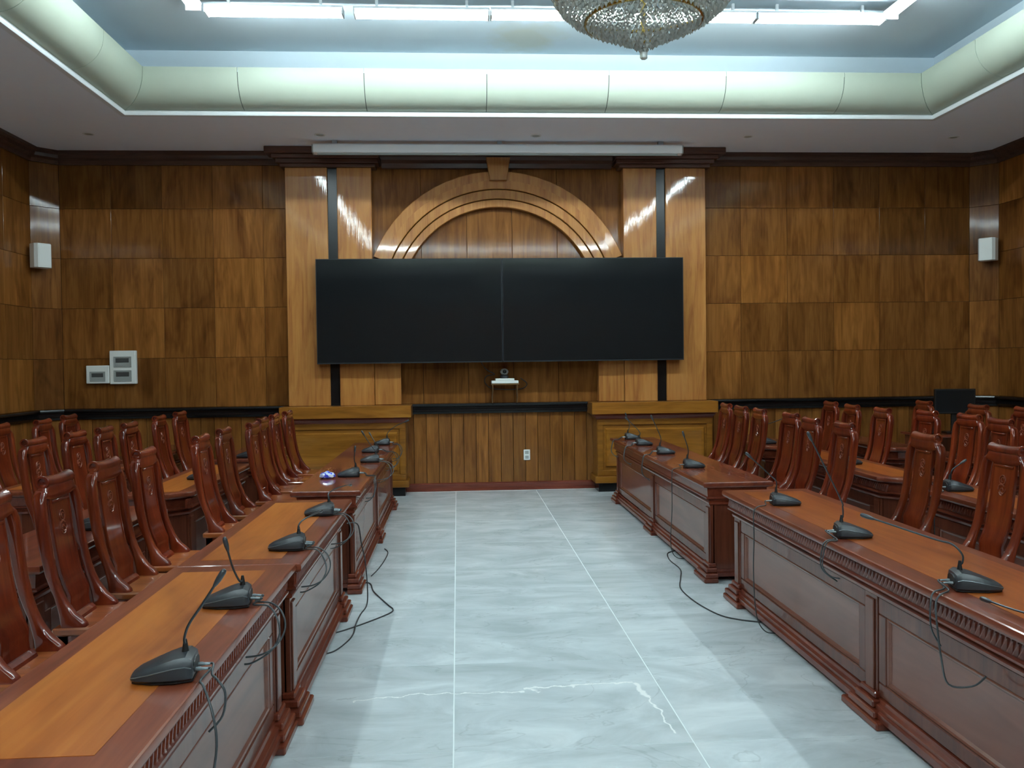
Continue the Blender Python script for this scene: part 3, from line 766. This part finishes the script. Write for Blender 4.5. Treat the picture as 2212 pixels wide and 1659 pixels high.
def place_chair(x_toe, y, side, label, group, red=1.0, rz=0):
    global used
    o = proto if not used else copy_tree(proto)
    used = True
    o.location = (x_toe, y, 0); o.rotation_euler = (0, 0, (0 if side < 0 else PI)+rz)
    tag(o, label, 'chair', group)
    cc = (red*random.uniform(.94, 1.06), red*random.uniform(.92, 1.05)*(1.0 if red <= 1 else 1.06), red*.95, 1)
    stack_ = [o]
    while stack_:
        q = stack_.pop(); stack_ += list(q.children)
        if q.type == 'MESH': q.color = cc
    return o
ORD = ['nearest to the camera', 'second from the camera', 'third from the camera', 'fourth from the camera', 'fifth from the camera', 'sixth from the camera', 'seventh from the camera', 'eighth from the camera', 'ninth from the camera', 'farthest from the camera']
def row(lst, side, where, group, adj='dark red carved chair'):
    for k, (x, y, *r) in enumerate(lst):
        word = ORD[-1] if k == len(lst)-1 else ORD[k]
        place_chair(x, y, side, f'{adj} in the {where}, {word}', group, *(r[:1] or [1.0]), rz=random.uniform(-.03, .03))
row([(-1.53, 3.27), (-1.572, 3.92, .9), (-1.585, 4.475, 1.05), (-1.585, 5.035, 1.25), (-1.54, 5.97, 1.25), (-1.56, 6.62, .95), (-1.495, 7.26), (-1.545, 7.83), (-1.555, 8.4, .95), (-1.545, 8.98)], -1, 'left front row', 'chairs in the left front row')
row([(-2.62, 5.95), (-2.60, 6.52), (-2.57, 6.98, .95), (-2.57, 7.50), (-2.65, 8.48), (-2.68, 9.18)], -1, 'left second row', 'chairs in the left second row')
row([(-3.68, 7.6, 1.1), (-3.57, 8.14), (-3.67, 8.9)], -1, 'left third row', 'chairs in the left third row')
row([(2.665, 4.36, 1.1), (2.66, 5.13, 1.05), (2.61, 6.14, 1.05), (2.585, 6.68), (2.68, 7.33), (2.665, 8.07), (2.645, 8.55), (2.67, 9.12)], 1, 'right front row', 'chairs in the right front row')
row([(3.85, 6.24, 1.15), (3.95, 6.8, 1.15), (3.91, 7.36), (3.76, 7.87), (3.77, 8.52, 1.05), (3.85, 9.2)], 1, 'right second row', 'chairs in the right second row')
row([(4.97, 7.62), (4.85, 8.13), (4.80, 9.03)], 1, 'right third row', 'chairs in the right third row')

# ------------------------------------------------------------------ microphones
def mic(px, py, side, stem, label, group, cables=(), rz=0.0, z=.7169, head=True):
    """px,py: middle of the base on the table; stem: world offsets from the base middle"""
    base_rz = PI if side < 0 else 0        # local +x (low nose) points away from the aisle
    t = thing('microphone', label, 'microphone', (px, py, z), base_rz+rz, group)
    Mi = Matrix.Rotation(-(base_rz+rz), 4, 'Z')
    secs = [(-.078, .056, .012, .036), (-.074, .061, .006, .060), (-.058, .066, .006, .070), (-.03, .069, .006, .067), (.0, .068, .006, .058), (.04, .063, .006, .043), (.072, .053, .006, .031), (.087, .040, .008, .022)]
    rings = []
    for x, hw, zb, zt in secs:
        rings.append([(x, -hw+.006, zb), (x, -hw, zb+.006), (x, -hw*.97, zb+(zt-zb)*.62), (x, -hw*.80, zt-.002), (x, -hw*.3, zt+.001), (x, hw*.3, zt+.001), (x, hw*.80, zt-.002), (x, hw*.97, zb+(zt-zb)*.62), (x, hw, zb+.006), (x, hw-.006, zb)])
    MB().loft(rings).build('base', M['mic'], t, angle=38)
    ol = lambda i: [(-.078+i, -.054+i), (-.03, -.066+i), (.03, -.062+i), (.084-i, -.037+i), (.084-i, .037-i), (.03, .062-i), (-.03, .066-i), (-.078+i, .054-i)]
    MB().stack(ol, [(.004, 0), (0, .002), (0, .0062)]).build('base_plate', M['mic_dark'], t, angle=None)
    ed = MB()
    for s in (-1, 1): ed.tube([(x, s*hw*.975, zb+(zt-zb)*.60) for x, hw, zb, zt in secs[1:]], .0016, 5)
    ed.build('edge_strip', M['mic_edge'], t, angle=50)
    MB().loft([[(x_, .045*math.cos(2*PI*q/16), .034+.020*math.sin(2*PI*q/16)) for q in range(16)] for x_ in (-.0745, -.0795)]).build('connector_recess', M['mic_dark'], t, angle=None)
    if stem:
        loc = [Mi @ Vector(p) for p in stem]
        root = Vector((-.05, 0, .066))
        path = smooth([root, root+Vector((0, 0, .02))] + loc[:-1] + [loc[-1]], 5)
        MB().lathe([(.011, 0), (.009, .012), (.0055, .034), (.0045, .04)], 10, tuple(root-Vector((0, 0, .002)))).build('neck_collar', M['mic_dark'], t, angle=40)
        MB().tube(path, .0038, 7).build('gooseneck', M['neck'], t, angle=60)
        d = (path[-1]-path[-3]).normalized(); e = path[-1]
        MB().tube([e-d*.008, e, e+d*.014, e+d*.036, e+d*.044, e+d*.046], [.0045, .0065, .0085, .0085, .006, .002], 10).build('mic_head', M['mic'], t, angle=50)
    for yy in (-.02, .02)[:max(1, len(cables))]:
        MB().tube([(-.078, yy, .024), (-.092, yy, .024), (-.094, yy, .024), (-.112, yy, .023)], [.006, .006, .0045, .004], 8).build('plug', M['mic_edge'], t, angle=40)
    for k, cb in enumerate(cables):
        yy = (-.02, .02)[k % 2]
        loc = [Mi @ Vector((p[0]-px, p[1]-py, p[2]-z)) for p in cb]
        MB().tube(smooth([(-.105, yy, .023), (-.12, yy, .022)] + loc, 5), .0034, 6).build('cable', M['cable_thin'], t, angle=60)
    return t
gL = 'microphones on the left front tables'; gR = 'microphones on the right front tables'
def loopL(y, xe, k=1.0, dy=0.0):
    """two short cables that swing out over the front edge and tuck back under the frieze"""
    a = [(xe-.03, y+.03, .724), (xe+.03, y+.01, .722), (xe+.075*k, y-.03+dy, .70), (xe+.095*k, y-.07+dy, .655), (xe+.075*k, y-.11+dy, .61), (xe+.03, y-.14+dy, .585), (xe-.025, y-.15+dy, .58)]
    b_ = [(xe-.03, y-.005, .722), (xe+.025, y-.02, .720), (xe+.06*k, y-.05+dy, .69), (xe+.078*k, y-.085+dy, .64), (xe+.055*k, y-.12+dy, .59), (xe+.0, y-.145+dy, .56), (xe-.03, y-.15+dy, .556)]
    return [a, b_]
def loopR(y, xe, dy=-.03, drop=.14, out=.04):
    return [[(xe+.04, y-.01, .721), (xe-.006, y-.02, .7185), (xe-.03, y-.03, .69), (xe-out, y+dy, .715-drop*.7), (xe-.02, y+dy-.01, .715-drop), (xe+.02, y+dy-.03, .715-drop-.01)],
            [(xe+.04, y+.02, .721), (xe-.006, y+.0, .7185), (xe-.03, y-.005, .69), (xe-out*.9, y+dy*.5, .715-drop*.8), (xe+.02, y+dy, .715-drop-.03)]]
# left: stems are world offsets (dx, dy, dz)
XEL = (-.712, -.690, -.672)
mic(-.815, 2.45, -1, [(.062-.01, -.01, .11), (.066, -.01, .15), (.10, 0, .20), (.135, .01, .255)], 'black gooseneck microphone nearest the camera on the left front tables', gL,
    [[(-.69, 2.44, .725), (-.675, 2.43, .715), (-.65, 2.42, .68), (-.655, 2.41, .62), (-.69, 2.40, .58)],
     [(-.71, 2.40, .722), (-.69, 2.36, .7195), (-.66, 2.33, .66), (-.645, 2.31, .58), (-.655, 2.29, .45), (-.63, 2.25, .30), (-.65, 2.2, .15), (-.66, 2.1, .02), (-.62, 2.0, .006)]], rz=.12)
mic(-.835, 3.18, -1, [(.045, -.02, .09), (.025, -.03, .14), (.01, -.04, .21)], 'black gooseneck microphone, second from the camera on the left, neck upright', gL, loopL(3.16, XEL[0]), rz=.1)
mic(-.805, 4.13, -1, [(.05, 0, .09), (.052, -.01, .11), (.065, .03, .128), (.10, .16, .135), (.11, .25, .13)], 'black gooseneck microphone with bent neck, third from the camera on the left', gL, loopL(4.10, XEL[1]), rz=.08)
mic(-.80, 5.06, -1, [(.05, 0, .09), (.045, .02, .115), (.06, .12, .125), (.10, .32, .12), (.115, .45, .105)], 'black gooseneck microphone on the left just before the dark far table', gL, loopL(5.03, XEL[1]), rz=.1)
mic(-.845, 6.78, -1, [(.048, 0, .09), (.04, 0, .13), (.045, 0, .19)], 'black gooseneck microphone beside the blue crystal piece', gL, loopL(6.74, XEL[2], .5, -.05), rz=.05)
mic(-.78, 7.75, -1, [(.05, 0, .09), (.0, 0, .16), (-.05, .0, .24)], 'black gooseneck microphone second beyond the blue crystal piece, neck leaning left', gL, loopL(7.72, XEL[2], 1.1), rz=.1)
mic(-.86, 8.62, -1, [(.045, 0, .09), (.02, .02, .13), (.0, .04, .16)], 'black gooseneck microphone third beyond the blue crystal piece', gL, loopL(8.58, XEL[2]))
mic(-.815, 9.42, -1, [(.045, 0, .09), (.07, 0, .14), (.15, -.02, .2), (.25, -.04, .245)], 'black gooseneck microphone at the far end of the left front tables', gL, loopL(9.38, XEL[2], .8))
XER = (1.742, 1.722)
mic(1.905, 3.10, 1, [(-.045, 0, .10), (-.047, 0, .13), (-.075, .02, .165), (-.13, .05, .18), (-.32, .14, .245)], 'black gooseneck microphone with neck laid low, nearest in view on the right table', gR,
    [[(1.79, 3.07, .722), (1.735, 3.03, .7185), (1.712, 3.02, .69), (1.705, 3.0, .62), (1.705, 2.97, .50), (1.69, 2.9, .44), (1.715, 2.8, .47), (1.73, 2.75, .52)], [(1.79, 3.1, .722), (1.735, 3.07, .7185), (1.71, 3.05, .69), (1.70, 3.03, .6), (1.72, 3.0, .54)]], rz=-.25)
mic(1.895, 4.08, 1, [(-.045, 0, .10), (-.047, 0, .145), (-.06, 0, .19), (-.195, .01, .47)], 'black gooseneck microphone with tall straight neck on the right table', gR, loopR(4.0, XER[0], -.05, .15, .05), rz=-.2)
mic(1.93, 5.04, 1, [(-.05, 0, .10), (-.052, 0, .14), (-.09, .01, .18), (-.195, .02, .28)], 'black gooseneck microphone at the far end of the near right table', gR,
    [[(1.80, 5.0, .722), (1.735, 4.96, .7185), (1.71, 4.95, .68), (1.705, 4.93, .55), (1.70, 4.93, .35), (1.70, 4.9, .15), (1.715, 4.88, .06), (1.75, 4.86, .015), (1.80, 4.85, .01)]], rz=-.15)
mic(1.895, 6.91, 1, [(-.045, 0, .10), (-.045, 0, .15), (-.075, 0, .25)], 'black gooseneck microphone nearest on the far right table', gR,
    [[(1.78, 6.86, .722), (1.715, 6.82, .7185), (1.69, 6.80, .68), (1.688, 6.80, .4), (1.675, 6.8, .15), (1.69, 6.79, .05), (1.73, 6.78, .012), (1.78, 6.77, .01)]], rz=-.1)
mic(1.92, 7.97, 1, [(-.045, 0, .10), (-.045, 0, .16), (-.115, 0, .32)], 'black gooseneck microphone second on the far right table, tall leaning neck', gR, loopR(7.9, XER[1], -.06, .2, .05), rz=-.1)
mic(1.905, 8.84, 1, [(-.045, 0, .09), (-.045, 0, .14), (-.16, 0, .26)], 'black gooseneck microphone third on the far right table, neck bent aside', gR, loopR(8.76, XER[1], -.06, .16, .05))
mic(1.93, 9.55, 1, [(-.045, 0, .09), (-.03, 0, .16), (-.06, 0, .25)], 'black gooseneck microphone at the far end of the far right table', gR, loopR(9.48, XER[1], -.06, .16, .05))
mic(1.93, 2.42, 1, [(-.05, .02, .07), (-.07, .12, .05), (-.09, .3, .022), (-.105, .46, .016)], 'gooseneck microphone cut by the right edge, its neck lying on the table', gR, [], rz=-.2)
g2 = 'microphones on the second row tables'
mic(-1.99, 4.79, -1, [(.05, 0, .09), (.06, .1, .13)], 'black microphone between the left front chairs on the nearest second row table', g2)
mic(-1.985, 6.80, -1, [(.05, 0, .09), (.05, .05, .12)], 'black microphone on the cut corner table behind the left front chairs', g2)
mic(-2.0, 8.36, -1, [(.05, 0, .09), (.05, 0, .16)], 'black microphone on the far table behind the left front chairs', g2)
mic(3.22, 5.42, 1, [(-.045, 0, .08), (-.04, .0, .13), (.02, .0, .175)], 'black microphone on the near table behind the right front chairs', g2, [[(3.09, 5.36, .722), (3.035, 5.33, .7185), (3.01, 5.32, .65), (3.0, 5.3, .4), (3.02, 5.28, .2), (3.0, 5.25, .01)]], rz=-.2)
mic(3.20, 6.92, 1, [(-.045, 0, .08), (-.04, .0, .12)], 'black microphone on the cut corner table behind the right front chairs', g2, rz=-.1)
mic(3.17, 8.75, 1, [(-.04, 0, .09), (-.08, 0, .17), (.1, .1, .21), (.24, .15, .25)], 'grey microphone on the far table behind the right front chairs', g2)

# ------------------------------------------------------------------ loose things on tables and floor
t = thing('crystal_ashtray', 'small blue and white faceted crystal piece on the dark far left table', 'ashtray', (-1.0, 6.70, .7155))
MB().lathe([(.045, 0), (.062, .012), (.058, .03), (.045, .042), (.03, .036), (.028, .02)], 9).build('crystal_body', M['blue'], t, angle=None)
MB().lathe([(.02, .016), (.03, .03), (.018, .05), (.004, .056)], 7).build('crystal_core', M['blue'], t, angle=None)
def cable(name, pts, label, r=.0042, k=6):
    o = MB().tube(smooth(pts, k), r, 6).build(name, M['cable'], None, angle=60); return tag(o, label, 'cable')
zf = .0046
cable('floor_cable', [(-.80, 6.4, zf), (-.72, 6.33, zf), (-.645, 6.27, zf), (-.603, 6.06, zf), (-.53, 5.85, zf), (-.466, 5.68, zf), (-.433, 5.59, zf), (-.452, 5.50, zf), (-.578, 5.315, zf), (-.70, 5.17, zf), (-.78, 5.1, zf)], 'black cable bent across the floor beside the left tables')
cable('floor_cable', [(-.72, 5.62, .56), (-.655, 5.64, .55), (-.635, 5.66, .42), (-.615, 5.68, .30), (-.605, 5.70, .12), (-.61, 5.69, .012), (-.63, 5.5, zf), (-.632, 5.28, zf+.008), (-.628, 5.12, zf), (-.645, 4.97, zf), (-.70, 4.80, zf), (-.78, 4.75, zf)], 'black cable hanging down between the two left tables and curling on the floor')
cable('floor_cable', [(-.64, 7.45, zf), (-.60, 7.3, zf), (-.605, 7.0, zf), (-.63, 6.7, zf), (-.66, 6.5, zf)], 'thin cable on the floor along the foot of the dark far left table')
cable('floor_cable', [(1.80, 7.1, zf), (1.70, 7.0, zf), (1.655, 6.75, zf), (1.66, 6.45, zf), (1.593, 6.18, zf), (1.521, 5.90, zf), (1.527, 5.573, zf), (1.59, 5.27, zf), (1.68, 5.15, zf), (1.80, 5.08, zf)], 'black cable winding over the floor beside the right tables')

# ------------------------------------------------------------------ displays, screen, camera shelf
def display(x0, x1, label):
    z0, z1 = 1.59, 2.838
    t = thing('wall_display', label, 'display', ((x0+x1)/2, 10.5, z0), 0, 'wall displays')
    hw = (x1-x0)/2-.002; h = z1-z0
    MB().box(-hw, hw, -.02, .06, 0, h, .004).build('housing', M['tv_body'], t, angle=None)
    MB().box(-hw+.35, hw-.35, .0605, .12, .25, h-.25, .006).build('wall_mount', M['tv_body'], t, angle=None)
    fr = MB(); f_ = .009
    for a in ((-hw, hw, 0, f_*1.6), (-hw, hw, h-f_, h), (-hw, -hw+f_, f_*1.6, h-f_), (hw-f_, hw, f_*1.6, h-f_)): fr.box(a[0], a[1], -.028, -.0205, a[2], a[3], .002)
    fr.build('bezel', M['tv_bezel'], t, angle=None)
    MB().box(-hw+f_, hw-f_, -.0262, -.0205, f_*1.6, h-f_).build('screen', M['tv_glass'], t, angle=None)
display(-1.663, .552, 'large black wall display, left of the joined pair'); display(.552, 2.764, 'large black wall display, right of the joined pair')
t = thing('projection_screen', 'long white rolled projection screen case hung under the ceiling above the arch', 'screen', (XC, 10.2, 4.02))
MB().prism([(-.05, .0), (.03, -.012), (.06, .02), (.06, .085), (.045, .1), (-.045, .1), (-.06, .085), (-.06, .02)], 'x', -2.14, 2.145).build('case', M['screen_case'], t, angle=30)
MB().box(-2.1, 2.1, -.02, .0, -.022, -.004, .002).build('weight_bar', M['plastic_grey'], t, angle=None)
for x in (-1.9, 0, 1.9): MB().box(x-.03, x+.03, -.03, .03, .1, .139).build('bracket', M['steel'], t, angle=None)
for x0, x1 in ((-2.155, -2.14), (2.145, 2.16)): MB().prism([(-.052, -.002), (.03, -.014), (.062, .02), (.062, .087), (-.062, .087), (-.062, .02)], 'x', x0, x1).build('end_cap', M['plastic_grey'], t, angle=None)
t = thing('wall_shelf', 'small wire legged shelf on the black rail under the displays', 'shelf', (.58, 10.69, 1.0875))
MB().box(-.17, .17, -.1, .1, .225, .24, .003).build('shelf_board', M['wire'], t, angle=None)
lg = []
for x in (-.15, .15):
    for y in (-.085, .085):
        MB().tube(smooth([(x, y, .226), (x*1.0, y, .14), (x*1.03, y*.5+.04, .06), (x, .04+y*.4, 0)], 4), .006, 6).build('leg', M['wire'], t, angle=60)
t = thing('codec_box', 'flat white device box on the wire shelf under the displays', 'device', (.58, 10.69, 1.3276))
MB().box(-.165, .165, -.09, .09, 0, .035, .004).build('lower_case', M['plastic_white'], t, angle=None)
MB().box(-.115, .115, -.085, .085, .0352, .062, .004).build('upper_case', M['plastic_white'], t, angle=None)
t = thing('conference_camera', 'round dark conference camera on the white device box', 'camera', (.575, 10.66, 1.39))
MB().lathe([(.05, 0), (.052, .03), (.04, .042), (.03, .045)], 18).build('camera_base', M['mic'], t, angle=40)
MB().lathe([(.012, .042), (.036, .05), (.05, .075), (.05, .09), (.036, .113), (.012, .122)], 16).build('camera_ball', M['plastic_grey'], t, angle=50)
MB().lathe([(.018, 0), (.024, .004), (.024, .012), (.014, .018)], 14).xf(Matrix.Translation((0, -.042, .083)) @ Matrix.Rotation(PI/2, 4, 'X')).build('lens', M['tv_glass'], t, angle=40)
tag(MB().tube(smooth([(.29, 10.74, 1.60), (.36, 10.72, 1.50), (.46, 10.74, 1.44), (.36, 10.74, 1.42), (.34, 10.75, 1.34), (.42, 10.76, 1.27), (.60, 10.78, 1.25), (.80, 10.77, 1.26), (.86, 10.76, 1.32), (.78, 10.75, 1.39)], 6), .006, 6).build('cable_tangle', M['cable'], None, angle=60), 'tangle of black cable hanging round the wire shelf', 'cable')

# ------------------------------------------------------------------ wall fittings
t = thing('wall_outlet', 'white double power outlet low on the boards of the back wall', 'outlet', (.851, YB-.0015, .432))
MB().box(-.04, .04, -.012, 0, -.065, .065, .004).build('cover_plate', M['plastic_white'], t, angle=None)
for z in (-.03, .03):
    MB().box(-.022, .022, -.0145, -.0121, z-.02, z+.02, .002).build('socket', M['plastic_grey'], t, angle=None)
def breaker(x0, x1, z0, z1, wins, label):
    t = thing('breaker_box', label, 'box', ((x0+x1)/2, YB-.002, (z0+z1)/2))
    hw, hh = (x1-x0)/2, (z1-z0)/2
    MB().box(-hw, hw, -.06, 0, -hh, hh, .006).build('case', M['plastic_white'], t, angle=None)
    for za, zb in wins:
        d = MB(); frame_ring(d, -hw*.68, hw*.68, za, zb, .012, -.066, -.0605, .002)
        dd = d.build('door', M['plastic_grey'], t, angle=None)
        MB().box(-hw*.68+.013, hw*.68-.013, -.064, -.0605, za+.013, zb-.013).build('door_window', M['plastic_grey'], dd, angle=None)
        sw = MB().box(-hw*.5, hw*.5, -.068, -.0642, za+(zb-za)*.45, zb-.02, .002); sw.build('breaker_row', M['window_dark'], dd, angle=None)
breaker(-4.444, -4.175, 1.392, 1.608, [(-.085, .035)], 'small white breaker box on the left of the back wall')
breaker(-4.168, -3.861, 1.382, 1.783, [(-.17, -.035), (.0, .13)], 'tall white breaker box with two windows beside the small one')
def speaker(x, y, z, rz, label):
    t = thing('wall_speaker', label, 'speaker', (x, y, z), rz)
    ol = lambda i: [(-.10+i, 0), (.10-i, 0), (.10-i, -.10), (.075-i, -.14+i), (-.075+i, -.14+i), (-.10+i, -.10)]
    MB().stack(ol, [(.006, -.14), (0, -.134), (0, .134), (.006, .14)]).build('cabinet', M['plastic_white'], t, angle=None)
    MB().box(-.066, .066, -.143, -.1405, -.12, .12, .001).build('grille', M['plastic_white'], t, angle=None)
    MB().box(-.03, .03, .0005, .05, -.05, .05).build('wall_bracket', M['plastic_grey'], t, angle=None)
speaker(-4.86, 10.52, 2.89, PI/4+.1, 'white speaker box on the panels at the left corner of the room')
speaker(6.68, 10.55, 2.92, -PI/4-.1, 'white speaker box on the panels at the right corner of the room')
for k, (x, lb) in enumerate(((-4.02, 'leftmost'), (-1.5, 'second from left'), (.93, 'middle'), (3.39, 'second from right'), (5.85, 'rightmost'))):
    t = thing('downlight', f'small unlit downlight in the soffit over the back wall, {lb} of five', 'lamp', (x, 9.93, ZC), 0, 'unlit soffit downlights')
    MB().lathe([(.062, 0), (.062, -.004), (.052, -.008), (.046, -.003), (.046, 0)], 20).build('rim', M['white'], t, angle=30)
    MB().lathe([(.045, 0), (.043, -.003), (.01, -.004)], 16).build('lens', M['plastic_grey'], t, angle=30)

# ------------------------------------------------------------------ corner desk with monitor
t = thing('computer_desk', 'dark desk in the right rear corner under the black monitor', 'desk', (5.65, 9.5, 0))
MB().box(-.52, .52, -.3, .3, .70, .73, .005).build('desk_top', M['rose'], t, angle=None)
for x in (-.48, .46): MB().box(x, x+.025, -.27, .27, 0, .70).build('side_board', M['rose_v'], t, angle=None)
MB().box(-.45, .455, .2, .22, .2, .69).build('back_board', M['rose_v'], t, angle=None)
t = thing('monitor', 'black computer monitor seen above the chairs at far right', 'monitor', (5.56, 9.42, .7305), -.22)
MB().box(-.215, .215, -.02, .02, .215, .495, .006).build('panel_housing', M['tv_body'], t, angle=None)
MB().box(-.2, .2, -.0225, -.0205, .235, .48).build('screen', M['tv_glass'], t, angle=None)
MB().box(-.03, .03, .021, .045, .02, .33, .004).build('stand', M['tv_body'], t, angle=None)
MB().box(-.11, .11, -.08, .1, 0, .018, .004).build('stand_base', M['tv_body'], t, angle=None)
t = thing('computer_case', 'black computer case on the corner desk left of the monitor', 'computer', (5.24, 9.44, .7305), -.2)
MB().box(-.085, .085, -.15, .15, 0, .25, .006).build('case', M['tv_body'], t, angle=None)
MB().box(-.08, .08, -.156, -.1505, .01, .24, .003).build('front_bezel', M['mic_dark'], t, angle=None)

# ------------------------------------------------------------------ chandelier
CX, CY = .79, 3.6
t = thing('chandelier', 'crystal bead bowl chandelier hanging from the ceiling recess', 'chandelier', (CX, CY, ZT))
zb = 2.868-ZT
prof = [(.012, .0), (.05, .026), (.10, .052), (.17, .085), (.25, .122), (.305, .156), (.345, .19), (.372, .23), (.395, .275), (.42, .33), (.45, .39), (.47, .44), (.48, .50)]
bd = MB(); oct_f = [(0,2,4),(2,1,4),(1,3,4),(3,0,4),(2,0,5),(1,2,5),(3,1,5),(0,3,5)]
rs = random.Random(3)
def bead(x, y, z, r, rot):
    c_, s_ = math.cos(rot)*r, math.sin(rot)*r
    bd.add([(x+c_, y+s_, z), (x-c_, y-s_, z), (x-s_, y+c_, z), (x+s_, y-c_, z), (x, y, z+r*1.5), (x, y, z-r*1.5)], oct_f)
d = 0; 
for (ra, za), (rb_, zb2) in zip(prof, prof[1:]):
    L_ = math.hypot(rb_-ra, zb2-za); k = max(1, round(L_/.021))
    for i in range(k):
        f = i/k; r = ra+(rb_-ra)*f; z = za+(zb2-za)*f
        n_ = max(4, round(2*PI*r/.024))
        for j in range(n_):
            a = 2*PI*(j+rs.random()*.3)/n_
            bead(r*math.cos(a), r*math.sin(a), zb+z+rs.uniform(-.003, .003), rs.uniform(.0085, .0125), rs.random()*3)
bd.build('crystal_beads', M['crystal'], t, angle=None, kind='stuff')
MB().lathe([(.012, -.032), (.016, -.028), (.016, -.006), (.006, .0)], 6, (0, 0, zb-.006)).build('crystal_drop', M['crystal'], t, angle=None)
def torus(R_, r_, z):
    mb = MB(); rings = []
    for k in range(37):
        a = 2*PI*k/36
        rings.append([((R_+r_*math.cos(q))*math.cos(a), (R_+r_*math.cos(q))*math.sin(a), z+r_*math.sin(q)) for q in [2*PI*i/6 for i in range(6)]])
    return mb.loft(rings, cap=False)
for R_, z in ((.24, .117), (.36, .21), (.475, .5)): torus(R_, .008, zb+z).build('bowl_ring', M['brass'], t, angle=60)
for k in range(6):
    a = PI*k/3
    MB().tube([(.47*math.cos(a), .47*math.sin(a), zb+.5), (.2*math.cos(a), .2*math.sin(a), zb+.9), (.03*math.cos(a), .03*math.sin(a), zb+1.15)], .006, 6).build('support_arm', M['brass'], t, angle=60)
    MB().lathe([(.004, .0), (.018, .015), (.026, .05), (.014, .075), (.012, .1)], 10, (.25*math.cos(a+.5), .25*math.sin(a+.5), zb+.24)).build('bulb', M['plastic_white'], t, angle=50)
MB().tube([(0, 0, zb+.06), (0, 0, -.03)], .012, 8).build('rod', M['brass'], t, angle=60)
MB().lathe([(.02, -.06), (.09, -.04), (.13, -.01), (.13, 0)], 20).build('canopy', M['brass'], t, angle=40)
